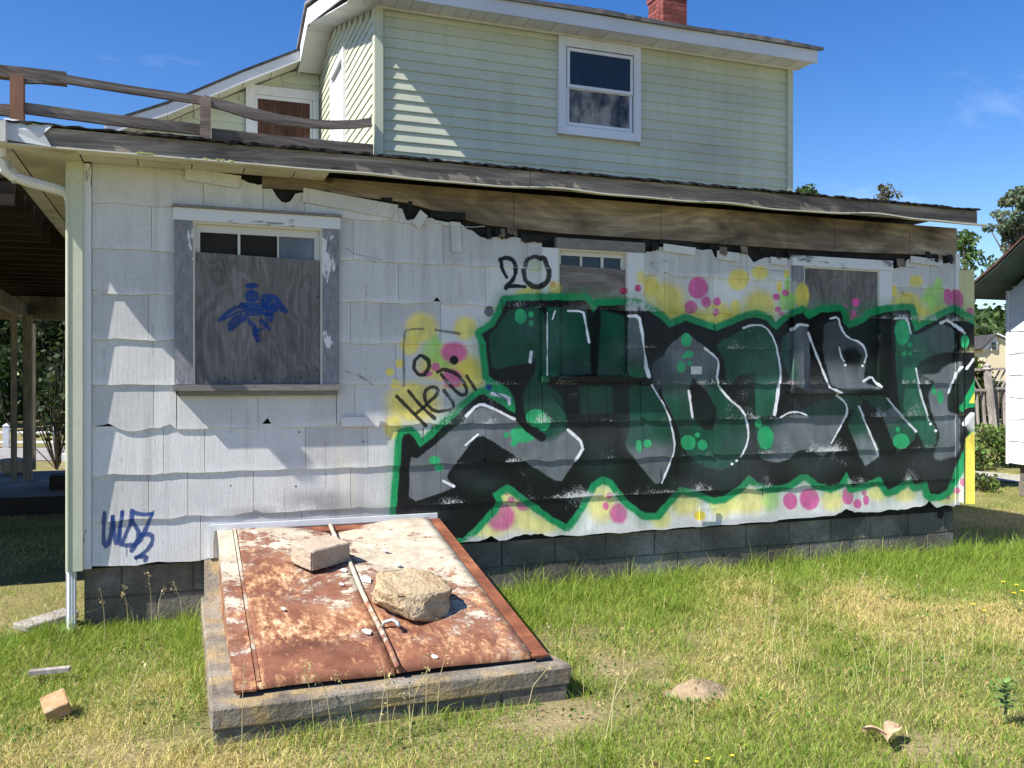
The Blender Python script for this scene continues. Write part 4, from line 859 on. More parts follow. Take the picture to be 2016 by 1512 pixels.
# stones lying on the doors
sl = math.atan(0.362/1.86)
def rock(name, label, cat, base, size, rot, mat_, seed, group=None, sub=3, boxy=0.0, sink=0.0):
    r_ = random.Random(seed); bm = bmesh.new()
    if boxy: pts_ = [Vector((i, j, k2))*0.5 for i in (-1, 1) for j in (-1, 1) for k2 in (-1, 1)]
    else: pts_ = [Vector(q_) for q_ in [(-0.5,-0.05,0.30),(-0.28,0.42,0.44),(0.22,0.48,0.47),(0.5,0.16,0.42),(0.44,-0.26,0.34),(0.02,-0.40,0.28),(-0.40,-0.27,0.27),(-0.46,-0.05,-0.02),(-0.22,-0.50,-0.22),(0.12,-0.52,-0.34),(0.38,-0.38,-0.30),(0.5,0.0,-0.10),(0.34,0.4,-0.34),(-0.3,0.38,-0.34),(-0.1,-0.3,-0.45),(0.2,0.1,-0.45)]]
    for q_ in pts_: bm.verts.new(q_)
    bmesh.ops.convex_hull(bm, input=bm.verts[:]); bmesh.ops.delete(bm, geom=[v_ for v_ in bm.verts if not v_.link_faces], context='VERTS')
    bmesh.ops.dissolve_limit(bm, angle_limit=0.05, verts=bm.verts[:], edges=bm.edges[:])
    bmesh.ops.bevel(bm, geom=bm.edges[:], offset=0.030 if boxy else 0.020, segments=2, affect='EDGES')
    for _ in range(4 if not boxy else 4):
        bmesh.ops.triangulate(bm, faces=bm.faces[:]); bmesh.ops.subdivide_edges(bm, edges=[e for e in bm.edges if e.calc_length() > 0.07], cuts=1)
    bmesh.ops.triangulate(bm, faces=bm.faces[:]); bm.normal_update()
    from mathutils import noise as mn
    for v_ in bm.verts:
        q_ = v_.co*5+Vector((seed, 0, 0)); d_ = mn.fractal(q_, 1.0, 2.0, 4)*(0.014 if boxy else 0.034)+mn.noise(v_.co*22)*(0.006 if boxy else 0.011); v_.co += v_.normal*d_
    zmin = min(v_.co.z for v_ in bm.verts)
    for v_ in bm.verts: v_.co.z -= zmin
    me = bpy.data.meshes.new(name); bm.to_mesh(me); bm.free(); me.materials.append(mat_)
    for p in me.polygons: p.use_smooth = True
    o = link(bpy.data.objects.new(name, me)); o.location = Vector(base)-Vector((0,0,sink)); o.scale = size; o.rotation_euler = rot
    return tag(o, label, cat, group)
b = on_hatch(630, 1108)
rock('paver_brick', 'brown concrete paver lying across the top of the left hatch door', 'brick', b+Vector((0,0,0.004)), (0.27,0.20,0.115), (sl*0.7, -0.06, 0.50), M['paver'], 5, boxy=1)
b = on_hatch(806, 1208)
rock('sandstone_rock', 'large yellow sandstone rock resting on the right hatch door', 'rock', b+Vector((0,0.06,0.0)), (0.43,0.36,0.205), (sl*0.8, 0.10, 0.35), M['sandstone'], 21, sink=0.02, sub=4)
chips = [(783,1113,0.02,'under the paver brick'),(760,1085,0.022,'right beside the paver brick'),(722,1142,0.05,'above the sandstone rock, touching the bar'),(672,1152,0.012,'below the paver brick'),(557,1200,0.016,'alone on the left door'),(721,1245,0.03,'beside the handle on the left door'),(857,1295,0.014,'near the foot of the right door'),(676,1124,0.02,'tucked at the lower corner of the paver brick'),(746,1145,0.016,'between the paver brick and the sandstone rock')]
for i, (a, b_, s_, wh) in enumerate(chips):
    p = on_hatch(a, b_, 0.026); n = 5; r_ = random.Random(i+40)
    pts = [(p.x+math.cos(2*math.pi*q/n+r_.random())*s_*r_.uniform(0.6,1.3), p.y+math.sin(2*math.pi*q/n)*s_*r_.uniform(0.6,1.2)) for q in range(n)]
    mb = MB().prism([(x_, y_, zd(y_)+0.026+r_.uniform(0,0.006)) for x_, y_ in pts], (0,0,0.006))
    tag(mb.build('paint_chip', M['chip']), 'white paint chip '+wh, 'paint chip', 'paint chips on the hatch')


# ------------------------------------------------------------------ the main house behind
HS = thing('house', 'two-storey house in pale green vinyl siding with white trim and brick chimney', 'building', loc=(4.7, 5.0, 0))
YH = 2.75; HXL, HXR = wx(741, YH), wx(1557, YH); ZS = 5.17; SL = 0.30; YB = 6.5
EXP = 0.1016
YP = 5.5
def rake(y): return ZS+SL*(min(y, YP)-YH)-SL*max(0, y-YP)
def part_empty(name, parent):
    o = link(bpy.data.objects.new(name, None), parent); o.matrix_parent_inverse = Matrix.Translation(-parent.location); return o
fw = MB().box(HXL+0.01, HXR-0.01, YH+0.02, YH+0.12, 0.0, ZS).build('front_wall', M['vinyl'], HS)
uw = dict(x0=on_y(1097, 170, YH).x, x1=on_y(1258, 180, YH).x, zt=ZS-0.06, zb=on_y(1180, 273, YH).z)
def board(parent, A, B, z, out, mat_, h=EXP):      # a lapped siding board from A to B (xy), foot at z, leaning out at its foot
    ax, ay = A; bx, by = B; ox, oy = out; v = []
    for (x, y) in (A, B):
        z = z+rnd.uniform(-0.0025, 0.0025)
        v += [(x+ox*0.014, y+oy*0.014, z), (x+ox*0.016, y+oy*0.016, z+0.008), (x+ox*0.003, y+oy*0.003, z+h+0.006), (x-ox*0.004, y-oy*0.004, z+h+0.006), (x, y, z)]
    return mesh('siding_board', v, [(0,5,6,1), (1,6,7,2), (2,7,8,3), (4,9,5,0), (0,1,2,3,4), (9,8,7,6,5)], mat_, parent)
z = 2.93
while z < ZS-0.03:
    segs = [(HXL+0.05, HXR-0.05)]
    if z+EXP > uw['zb'] and z < uw['zt']: segs = [(HXL+0.05, uw['x0']-0.003), (uw['x1']+0.003, HXR-0.05)]
    for a, b in segs:
        hh = min(EXP, ZS-z-0.012)
        if b-a > 1.6 and rnd.random() < 0.55:
            c_ = rnd.uniform(a+0.4, b-0.4); board(fw, (a, YH+0.012), (c_, YH+0.012), z, (0,-1), M['vinyl'], hh); board(fw, (c_-0.02, YH+0.0105), (b, YH+0.0105), z+0.0005, (0,-1), M['vinyl'], hh)
        else: board(fw, (a, YH+0.012), (b, YH+0.012), z, (0,-1), M['vinyl'], hh)
    z += EXP
# upper window
W = part_empty('window', HS); a, b, zb, zt = uw['x0'], uw['x1'], uw['zb'], uw['zt']; cw = 0.085
for q in ((a,a+cw,zb,zt),(b-cw,b,zb,zt),(a+cw+0.0005,b-cw-0.0005,zt-0.10,zt),(a+cw+0.0005,b-cw-0.0005,zb,zb+0.09)): MB().box(q[0],q[1],YH-0.045,YH+0.03,q[2],q[3]).build('casing', M['white'], W)
ia, ib, iz0, iz1 = a+cw+0.012, b-cw-0.012, zb+0.10, zt-0.112; zm = (iz0+iz1)/2
for (z0_, z1_, y_) in ((iz0, zm+0.012, YH-0.005), (zm-0.012, iz1, YH-0.022)):
    mb = MB().box(ia, ia+0.03, y_-0.02, y_, z0_, z1_); mb.box(ib-0.03, ib, y_-0.02, y_, z0_, z1_); mb.box(ia+0.0301, ib-0.0301, y_-0.02, y_, z0_, z0_+0.034); mb.box(ia+0.0301, ib-0.0301, y_-0.02, y_, z1_-0.034, z1_); mb.build('sash', M['white'], W)
MB().box(ia+0.028, ib-0.028, YH-0.034, YH-0.031, zm+0.02, iz1-0.03).build('pane', M['glass'], W)
def dusty():
    m, t, bb = nodes_of('dusty_lower_pane'); g = G(t); gc = g.pos((1.4,1,0.8)); n_ = g.noise(gc, 3.2, 6, 0.65)
    g.l(g.ramp(n_, [(0.32,(0.018,0.016,0.013)),(0.42,(0.11,0.095,0.08)),(0.54,(0.32,0.28,0.235))]), bb.inputs['Base Color']); bb.inputs['Roughness'].default_value = 0.12; bb.inputs['Specular IOR Level'].default_value = 0.5; return m
MB().box(ia+0.028, ib-0.028, YH-0.017, YH-0.014, iz0+0.03, zm-0.02).build('pane', dusty(), W)
# side wall that looks over the roof deck
swl = MB().prism([(HXL+0.02,YH+0.02,0.0),(HXL+0.02,YB,0.0),(HXL+0.02,YB,rake(YB)),(HXL+0.02,YP,rake(YP)),(HXL+0.02,YH+0.02,rake(YH))], (0.10,0,0)).build('side_wall', M['vinyl'], HS)
dw = dict(y0=on_x(681, 200, HXL).y, y1=on_x(655, 200, HXL).y, z1=on_x(668, 118, HXL).z)
z = 2.93
while z < rake(YP)-0.12:
    ys_ = YH+0.05 if z+EXP < ZS else YH+0.05+(z+EXP-ZS)/SL
    ye_ = YB if z+EXP < rake(YB) else YP+(rake(YP)-z-EXP)/SL
    segs = [(ys_, ye_)]
    if z < dw['z1']: segs = [(ys_, dw['y0']-0.002), (dw['y1']+0.002, YB)]
    for a, b in segs:
        if b-a > 0.04: board(swl, (HXL+0.012, a), (HXL+0.012, b), z, (-1,0), M['vinyl'])
    z += EXP
D = part_empty('door', HS)
MB().box(HXL-0.035, HXL+0.02, dw['y0'], dw['y0']+0.09, 2.93, dw['z1']).build('casing', M['white'], D); MB().box(HXL-0.035, HXL+0.02, dw['y1']-0.09, dw['y1'], 2.93, dw['z1']).build('casing', M['white'], D)
MB().box(HXL-0.038, HXL+0.02, dw['y0']+0.0905, dw['y1']-0.0905, dw['z1']-0.10, dw['z1']).build('casing', M['white'], D); MB().box(HXL+0.004, HXL+0.016, dw['y0']+0.091, dw['y1']-0.091, 2.93, dw['z1']-0.101).build('panel', M['white'], D)
# corner posts
mb = MB().box(HXL-0.02, HXL+0.062, YH-0.026, YH-0.012, 2.90, ZS-0.004); mb.box(HXL-0.026, HXL-0.012, YH-0.0119, YH+0.06, 2.90, ZS-0.004); mb.build('corner_post', M['vinyl'], HS)
MB().box(HXR-0.062, HXR+0.012, YH-0.026, YH+0.04, 0.0, ZS-0.004).build('corner_post', M['vinyl'], HS)
# main roof: low slope rising to the back
OY, OL, OR = 0.27, 0.30, 0.15; RL, RR = HXL-OL, HXR+OR
ZE = ZS+0.11; YE = YH-OY
v = []; f = []; n = 60
for i in range(n+1):
    x = RL-0.03+(RR-RL+0.09)*i/n; j = rnd.uniform(-0.006, 0.006); cur = 0.012*math.sin(x*3.1)
    zr = lambda y_: ZE+SL*(min(y_, YP)-YE)-SL*max(0, y_-YP)
    v += [(x, YE-0.045+j, ZE-0.005+cur*0.4), (x, YE-0.05+j, ZE+0.035+cur), (x, YP, zr(YP)+0.06), (x, 8.4, zr(8.4)+0.06), (x, 8.4, zr(8.4)+0.02), (x, YP, zr(YP)+0.02)]
for i in range(n):
    a = 6*i; b = a+6; f += [(a, b, b+1, a+1), (a+1, b+1, b+2, a+2), (a+2, b+2, b+3, a+3), (a+3, b+3, b+4, a+4), (a+5, b+5, b, a), (a+4, b+4, b+5, a+5)]
f += [(0,1,2,5), (5,2,3,4), (6*n+5,6*n+2,6*n+1,6*n), (6*n+4,6*n+3,6*n+2,6*n+5)]
rf = mesh('roof', v, f, M['roof_edge'], HS)
fa = part_empty('fascia', HS); n = 4
for i in range(n):
    a = RL+(RR-RL)*i/n; b = RL+(RR-RL)*(i+1)/n; MB().box(a+0.001, b-0.001+(0.004 if i < n-1 else 0), YE-0.012-0.002*(i % 2), YE+0.012, ZS-0.035, ZE-0.004).build('fascia_cover', M['alu'], fa)
MB().prism([(RR-0.001, YE+0.013, ZS-0.03), (RR-0.001, YH+3, rake(YH+3)-0.03+0.08), (RR-0.001, YH+3, rake(YH+3)+0.16), (RR-0.001, YE+0.013, ZE-0.006)], (-0.02,0,0)).build('fascia_cover', M['alu'], fa)
MB().prism([(RL, YE+0.013, ZS-0.035), (RL, YP, rake(YP)-0.035), (RL, 8.3, rake(8.3)-0.035), (RL, 8.3, rake(8.3)+0.13), (RL, YP, rake(YP)+0.17), (RL, YE+0.013, ZE-0.006)], (0.02,0,0)).build('fascia_cover', M['white'], fa)
sf = part_empty('soffit', HS); x = RL+0.02; i = 0
while x < RR-0.03:
    MB().box(x+0.002, min(x+0.146, RR-0.021), YE+0.0125, YH-0.001 if HXL < x < HXR-0.1 else YH+0.05, ZS-0.022+0.002*(i % 2), ZS-0.014).build('soffit_panel', M['white'], sf); x += 0.15; i += 1
MB().box(HXL-0.02, HXR+0.01, YH-0.03, YH-0.0125, ZS-0.05, ZS-0.0225).build('frieze_channel', M['white'], HS)
for i in range(13):
    y0 = YH+0.055+i*0.28
    y1 = y0+0.274; MB().prism([(RL+0.021, y0, rake(y0)-0.03), (HXL+0.01, y0, rake(y0)-0.03), (HXL+0.01, y1, rake(y1)-0.03), (RL+0.021, y1, rake(y1)-0.03)], (0,0,0.01)).build('soffit_panel', M['white'], sf)
# chimney
YCH = 5.0; c0, c1 = on_y(1305, 20, YCH).x, on_y(1353, 20, YCH).x; cdp = 0.42
CH = MB().box(c0+0.012, c1-0.012, YCH+0.012, YCH+cdp-0.012, 5.6, 7.05).build('chimney', M['pale_mortar'], HS)
bh = 0.068; z = 6.28; r_ = 0
while z < 7.0:
    ex = 0.018 if z > 6.86 else 0.0
    xx = [c0-ex, (c0+c1)/2+(0.05 if r_ % 2 else -0.05), c1+ex]
    for a, b in zip(xx, xx[1:]): MB().box(a+0.005, b-0.005, YCH-ex, YCH+0.095, z, z+bh-0.010).build('brick', M['brick'], CH)
    yy = [YCH+0.105, YCH+(0.20 if r_ % 2 else 0.30), YCH+cdp+ex]
    for a, b in zip(yy, yy[1:]):
        MB().box(c0-ex, c0+0.09, a, b-0.010, z, z+bh-0.010).build('brick', M['brick'], CH)
    z += bh; r_ += 1
# gabled wing behind the deck
rk = [on_y(a, b, YB-0.28) for a, b in [(205,243),(330,203),(480,140),(590,98),(640,93)]]
wl = part_empty('wing', HS)
wr = [(p.x, p.z) for p in rk]
def wrk(x): return interp(x, wr)-0.16
x0w = -0.10
wing = MB().prism([(x0w,YB+0.02,0),(HXL,YB+0.02,0)]+[(x, YB+0.02, wrk(x)) for x in (HXL, 1.9, 1.0, 0.4, x0w)], (0,0.1,0)).build('wing_wall', M['vinyl'], HS)
ww = dict(x0=on_y(484, 230, YB).x, x1=on_y(632, 230, YB).x, z1=on_y(560, 175, YB).z)
z = 3.2
while z < wrk(HXL)-0.1:
    xs0 = x0w
    while xs0 < HXL-0.1 and wrk(xs0) < z+EXP: xs0 += 0.04
    segs = [(xs0, HXL-0.01)]
    if z < ww['z1']: segs = [(xs0, ww['x0'])]
    for a, b in segs:
        if b-a > 0.05: board(wing, (a, YB+0.012), (b, YB+0.012), z, (0,-1), M['vinyl'])
    z += EXP
W2 = part_empty('window', HS); a, b = ww['x0'], min(ww['x1'], HXL-0.02); zt = ww['z1']
for q in ((a,a+0.11,3.0,zt),(b-0.08,b,3.0,zt),(a+0.1105,b-0.0805,zt-0.12,zt)): MB().box(q[0],q[1],YB-0.04,YB+0.02,q[2],q[3]).build('casing', M['white'], W2)
for q in ((a+0.112,a+0.15,3.0,zt-0.122),(b-0.118,b-0.082,3.0,zt-0.122),(a+0.1505,b-0.1185,zt-0.17,zt-0.122)): MB().box(q[0],q[1],YB-0.02,YB+0.02,q[2],q[3]).build('sash', M['white'], W2)
MB().box(a+0.151, b-0.119, YB-0.012, YB+0.0, 3.0, zt-0.172).build('plywood_board', M['redply'], W2)
v = []; f = []
pts = [(x, z_) for x, z_ in wr]; pts[-1] = (HXL+0.1, pts[-1][1])
for x, z_ in pts: v += [(x, YB-0.30, z_-0.012), (x, YB-0.30, z_+0.022), (x, YB+3.5, z_+0.022), (x, YB+3.5, z_-0.012)]
for i in range(len(pts)-1):
    a = 4*i; b = a+4; f += [(a,b,b+1,a+1),(a+1,b+1,b+2,a+2),(a+3,b+3,b,a)]
f.append((0,1,2,3)); mesh('wing_roof', v, f, M['asphalt_roof'], HS)
for i in range(len(pts)-1):
    (xa, za), (xb, zb_) = pts[i], pts[i+1]
    MB().prism([(xa+0.001,YB-0.285,za-0.15),(xb-0.001,YB-0.285,zb_-0.15),(xb-0.001,YB-0.285,zb_-0.013),(xa+0.001,YB-0.285,za-0.013)], (0,0.02,0)).build('rake_board', M['alu'], HS)
    L_ = max(1, int((xb-xa)/0.3))
    for q in range(L_):
        t0, t1 = q/L_, (q+1)/L_; x_0, x_1 = xa+(xb-xa)*t0, xa+(xb-xa)*t1; z_0, z_1 = za+(zb_-za)*t0, za+(zb_-za)*t1
        MB().prism([(x_0+0.003,YB-0.264,z_0-0.15),(x_1-0.003,YB-0.264,z_1-0.15),(x_1-0.003,YB+0.02,z_1-0.15),(x_0+0.003,YB+0.02,z_0-0.15)], (0,0,0.008)).build('soffit_panel', M['cream'], sf)
for o_ in [wl]: bpy.data.objects.remove(o_)

# ------------------------------------------------------------------ railing on the roof deck
RLG = thing('roof_railing', 'sagging grey wooden railing on the flat roof, its top rail bent', 'railing', loc=(1.0, 2.4, 2.9))
def rp(px, py, y): return on_y(px, py, y)
yl = lambda px: 2.3+0.38*max(0, min(1, px/735))
def railing(name, pxs, w_, hpx):
    v = []; f = []
    for px, pt, pb in pxs:
        y = yl(px); a = rp(px, pt, y); b = rp(px, pb, y)
        v += [(a.x, y, b.z), (a.x, y, a.z), (a.x, y+w_, a.z), (a.x, y+w_, b.z)]
    n = len(pxs)-1
    for i in range(n):
        a = 4*i; b = a+4; f += [(a,b,b+1,a+1),(a+1,b+1,b+2,a+2),(a+2,b+2,b+3,a+3),(a+3,b+3,b,a)]
    f += [(0,1,2,3),(4*n+3,4*n+2,4*n+1,4*n)]
    return mesh(name, v, f, M['rail'], RLG)
railing('top_rail', [(-160,105,128),(-60,119,143),(0,127,150),(130,141,165)], 0.09, 0)
railing('top_rail', [(45,143,163),(130,147,163),(260,169,184),(400,189,205)], 0.04, 0)
railing('top_rail', [(402,187,206),(450,199,219),(500,213,235),(550,225,245),(600,233,250),(650,237,253),(700,236,252),(732,231,248)], 0.04, 0)
railing('mid_rail', [(-160,178,203),(0,204,226),(44,207,230)], 0.04, 0)
railing('mid_rail', [(45,201,222),(200,222,243),(395,244,265)], 0.04, 0)
railing('mid_rail', [(417,252,275),(560,268,289),(735,284,305)], 0.04, 0)
for (a, b, top, m) in ((19,46,146,'post_brown'),(394,415,190,'rail')):
    y = yl(a)-0.045; p, q = on_y(a, top, y), on_y(b, top, y); MB().box(p.x, q.x, y, y+0.09, 2.92, p.z).build('post', M[m], RLG)
# ------------------------------------------------------------------ porch at the left
PO = thing('porch', 'dark open porch under a wooden roof deck, with bare timber posts', 'porch', loc=(-1.5, 6, 0))
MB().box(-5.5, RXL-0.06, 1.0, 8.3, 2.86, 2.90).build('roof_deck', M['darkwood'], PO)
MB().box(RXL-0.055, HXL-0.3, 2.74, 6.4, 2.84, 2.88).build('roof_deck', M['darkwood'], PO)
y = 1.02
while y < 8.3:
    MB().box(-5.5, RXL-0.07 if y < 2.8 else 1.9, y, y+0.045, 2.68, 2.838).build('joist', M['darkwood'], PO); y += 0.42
MB().box(-5.5, 1.9, 7.9, 7.99, 2.34, 2.66).build('beam', M['postwood'], PO)
zdk = 0.20; yf = on_z(60, 978, zdk).y
for i in range(22):
    y0 = yf+i*0.145; MB().box(-5.5, 1.9, y0+0.003, y0+0.142, zdk-0.03, zdk).build('deck_plank', M['deckwood'], PO)
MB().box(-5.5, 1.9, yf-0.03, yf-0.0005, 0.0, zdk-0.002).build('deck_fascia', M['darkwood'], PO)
for (a, b, fb) in ((21,32,948),(45,62,946),(63,70,925)):
    p = on_z(a, fb, zdk); q = on_y(b, fb, p.y); MB().box(p.x, q.x, p.y, p.y+(q.x-p.x), zdk, 2.36 if fb > 930 else 2.335).build('post', M['postwood'], PO)
p = on_z(21, 948, zdk); MB().beam((p.x+0.04, p.y-3.2, 2.50), (p.x+0.04, 7.9, 2.45), 0.09, 0.18).build('beam', M['postwood'], PO)
p = on_z(97, 965, zdk); MB().box(p.x, p.x+0.6, p.y, p.y+0.35, zdk, zdk+0.17).build('step', M['darkwood'], PO)
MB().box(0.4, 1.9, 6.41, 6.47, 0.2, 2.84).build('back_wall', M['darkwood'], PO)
b = on_z(24, 934, zdk); rock('porch_rock', 'tan rock lying on the porch deck by the timber posts', 'rock', b, (0.42,0.3,0.24), (0,0,0.3), M['sandstone'], 33, sub=2)

# ------------------------------------------------------------------ neighbouring shed at the right
SX0, SYF, SYN, SZ, pitch = 10.65, 2.72, -1.5, 2.67, 0.72
SH = thing('garden_shed', 'white shingled shed with a dark overhanging gable roof at the right edge', 'shed', loc=(12.5, 0.6, 0))
ymid = (SYF+SYN)/2
def sgz(y): return SZ+pitch*(SYF-y if y > ymid else y-SYN)
shw = MB().prism([(SX0,SYF,0.42),(SX0,SYN,0.42),(SX0,SYN,SZ),(SX0,ymid,sgz(ymid)),(SX0,SYF,SZ)], (3.6,0,0)).build('wall', M['shedshingle'], SH)
rnd = random.Random(9); z = 0.43; k = 0
while z < 3.6:
    y = SYF+0.01+(0.3 if k % 2 else 0)
    while y > -0.2:
        y1, y0 = min(y, SYF+0.01), y-0.61
        n = 6; v = []; f = []
        for i in range(n+1):
            yy = y0+0.002+(y1-y0-0.004)*i/n; zb = z+0.007*math.sin(yy*19+k*2)
            zt = min(z+0.30, sgz(yy)-0.01); zt = max(zt, zb+0.003)
            v += [(SX0-0.022, yy, zb), (SX0-0.010, yy, zt), (SX0-0.014, yy, zb)]
        for i in range(n): a = 3*i; b = a+3; f += [(a,b,b+1,a+1),(a+2,b+2,b,a)]
        if y1-y0 > 0.06 and z < sgz(y0)-0.05: mesh('shingle', v, f+[(0,1,2),(3*n,3*n+1,3*n+2)], M['shedshingle'], shw)
        y -= 0.61
    z += 0.285; k += 1
MB().box(SX0-0.03, SX0+0.03, SYF+0.011, SYF+0.05, 0.42, SZ).build('corner_board', M['white'], SH)
shf = MB().box(SX0+0.09, SX0+3.5, SYN+0.05, SYF-0.06, -0.2, 0.425).build('foundation', M['mortar'], SH)
for r_ in range(2):
    y = SYF-0.05-(0.2 if r_ else 0)
    while y > 0.2:
        MB().box(SX0+0.08, SX0+0.16, y-0.395, y, 0.01+r_*0.2, 0.2+r_*0.2).build('concrete_block', M['block'], shf); y -= 0.405
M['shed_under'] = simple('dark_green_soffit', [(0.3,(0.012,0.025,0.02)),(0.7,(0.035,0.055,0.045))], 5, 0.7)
M['shed_edge'] = simple('red_brown_roof_edge', [(0.3,(0.05,0.024,0.02)),(0.7,(0.10,0.05,0.04))], 8, 0.85)
ys_ = [3.02, 2.9, 2.7, 2.4, 2.0, 1.5, ymid]
for sgn in (1, -1):
    pr = []
    for y in ys_:
        z_ = SZ+pitch*(SYF-y)+0.02+0.10*max(0, (y-2.3)/0.7)**2; pr.append((10.05, y if sgn == 1 else 2*ymid-y, z_))
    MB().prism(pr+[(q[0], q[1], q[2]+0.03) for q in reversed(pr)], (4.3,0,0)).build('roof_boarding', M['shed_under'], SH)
    MB().prism([(q[0]-0.02, q[1], q[2]+0.0305) for q in pr]+[(q[0]-0.02, q[1], q[2]+0.062) for q in reversed(pr)], (4.34,0,0)).build('roof_covering', M['shed_edge'], SH)

# ------------------------------------------------------------------ leaves and trees
def leaf_mesh(name, P, size, tint, parent, mat_, rng, elong=1.6, updir=0.0):
    n = len(P); d = rng.normal(size=(n,3)); d[:,2] += updir; d /= np.linalg.norm(d, axis=1)[:,None]
    u = np.cross(d, rng.normal(size=(n,3))); u /= np.linalg.norm(u, axis=1)[:,None]
    s_ = (size*(0.6+0.8*rng.random(n)))[:,None]
    a = P-d*s_*elong/2; b = P+u*s_*0.5; c_ = P+d*s_*elong/2; e = P-u*s_*0.5
    V = np.stack([a,b,c_,e],1).reshape(-1,3)
    me = bpy.data.meshes.new(name); me.vertices.add(4*n); me.vertices.foreach_set('co', V.astype(np.float32).ravel())
    me.loops.add(4*n); me.loops.foreach_set('vertex_index', np.arange(4*n, dtype=np.int32)); me.polygons.add(n)
    me.polygons.foreach_set('loop_start', np.arange(0,4*n,4,dtype=np.int32)); me.polygons.foreach_set('loop_total', np.full(n,4,np.int32)); me.update(); me.validate()
    at = me.color_attributes.new('tint','FLOAT_COLOR','POINT'); cc = np.ones((n,4,4),np.float32); cc[:,:,:3] = tint[:,None,:]; at.data.foreach_set('color', cc.ravel())
    me.materials.append(mat_); o = bpy.data.objects.new(name, me); link(o, parent)
    if parent is not None: o.matrix_parent_inverse = Matrix.Translation(-parent.location)
    return o
def clump_points(cents, rads, per, rng, shell=0.5):
    out = []; 
    for c_, r_ in zip(cents, rads):
        n = max(4, int(per*r_*r_)); d = rng.normal(size=(n,3)); d /= np.linalg.norm(d,axis=1)[:,None]
        rr = r_*(shell+(1-shell)*rng.random(n))**0.8; out.append(c_+d*rr[:,None]*np.array([1,1,0.75]))
    return np.concatenate(out)
def tree(name, label, base, height, rx, crown_lo, nclump, per, leaf, col, seed, group=None, conical=False, var=0.35, lean=(0,0)):
    rng = np.random.default_rng(seed); o = thing(name, label, 'tree', group, loc=base); base = np.array(base, float)
    cents = []; rads = []
    for i in range(nclump):
        t = rng.random(); zz = crown_lo+(height-crown_lo)*t
        w_ = (1-t)**0.8 if conical else max(0.15, math.sin(math.pi*min(1, 0.18+0.80*t)))
        a = rng.random()*2*math.pi; r_ = rx*w_*math.sqrt(rng.random())
        cents.append(base+np.array([math.cos(a)*r_+lean[0]*t, math.sin(a)*r_+lean[1]*t, zz])); rads.append(rx*(0.16+0.16*rng.random())*(0.7 if conical else 1))
    cents = np.array(cents); P = clump_points(cents, rads, per, rng)
    tint = np.array(col)[None,:]*(1-var+2*var*rng.random((len(P),1)))*np.array([1,1,1])[None]*(1+0.12*rng.normal(size=(len(P),3)))
    leaf_mesh('crown', P, leaf, np.clip(tint,0.004,1), o, M['leaf'], rng)
    mb = MB(); top = base+np.array([lean[0]*0.8, lean[1]*0.8, height*0.9]); r0_ = max(0.06, height*0.022)
    mb.tube([base+np.array([0,0,-0.2]), base*0.7+top*0.3, base*0.4+top*0.6, top], [r0_, r0_*0.75, r0_*0.45, 0.02], 7)
    for c_ in cents[:26]:
        t = max(0.15, (c_[2]-base[2])/height-0.18); st_ = base+(top-base)*t
        mb.tube([st_, st_*0.5+c_*0.5+np.array([0,0,0.05*height*0.3]), c_], [r0_*0.35*(1-t)+0.015, r0_*0.2*(1-t)+0.012, 0.01], 5)
    mb.build('trunk', M['bark'], o)
    return o
def tree_at(name, label, px, Z, top_py, rx, **kw):
    b = at_d(px, HY, Z); b.z = 0; h = 1.48+(HY-top_py)/F*Z
    return tree(name, label, tuple(b), h, rx, **kw)
MG, DGN, YGN = (0.075,0.125,0.032), (0.020,0.040,0.016), (0.115,0.155,0.04)
tree_at('leafy_tree', 'airy bright green tree past the wall end, left of the shed', 1900, 27, 464, 0.95, crown_lo=4.2, nclump=40, per=900, leaf=0.075, col=(0.085,0.15,0.045), seed=3, group='trees behind the house')
tree_at('conifer_tree', 'grey-green conifer top above the dark shed roof', 2008, 20, 374, 0.62, crown_lo=4.55, nclump=60, per=3400, leaf=0.06, col=(0.13,0.17,0.11), seed=4, group='trees behind the house')
tree_at('leafy_tree', 'dark green treetop just above the roof beside the upper wall', 1588, 30, 372, 1.3, crown_lo=5.2, nclump=70, per=420, leaf=0.12, col=(0.06,0.10,0.025), seed=5, group='trees behind the house')
tree_at('leafy_tree', 'thin brownish treetop just above the lower roof edge', 1742, 32, 366, 0.8, crown_lo=6.9, nclump=40, per=500, leaf=0.08, col=(0.11,0.10,0.05), seed=6, group='trees behind the house')
for i, (px, Z, tp, rx_t, col, seed, lab) in enumerate([(-40,30,420,3.4,DGN,11,'dark evergreen tree behind the porch, cut by the picture edge'),(58,27,470,2.4,(0.026,0.05,0.018),12,'dark tree behind the porch posts'),(130,33,440,3.6,DGN,13,'dark tree behind the porch, partly hidden by the corner post')]):
    tree_at('evergreen_tree', lab, px, Z, tp, rx_t, crown_lo=0.6, nclump=110, per=560, leaf=0.12, col=col, seed=seed, group='trees behind the porch', conical=(i != 1))
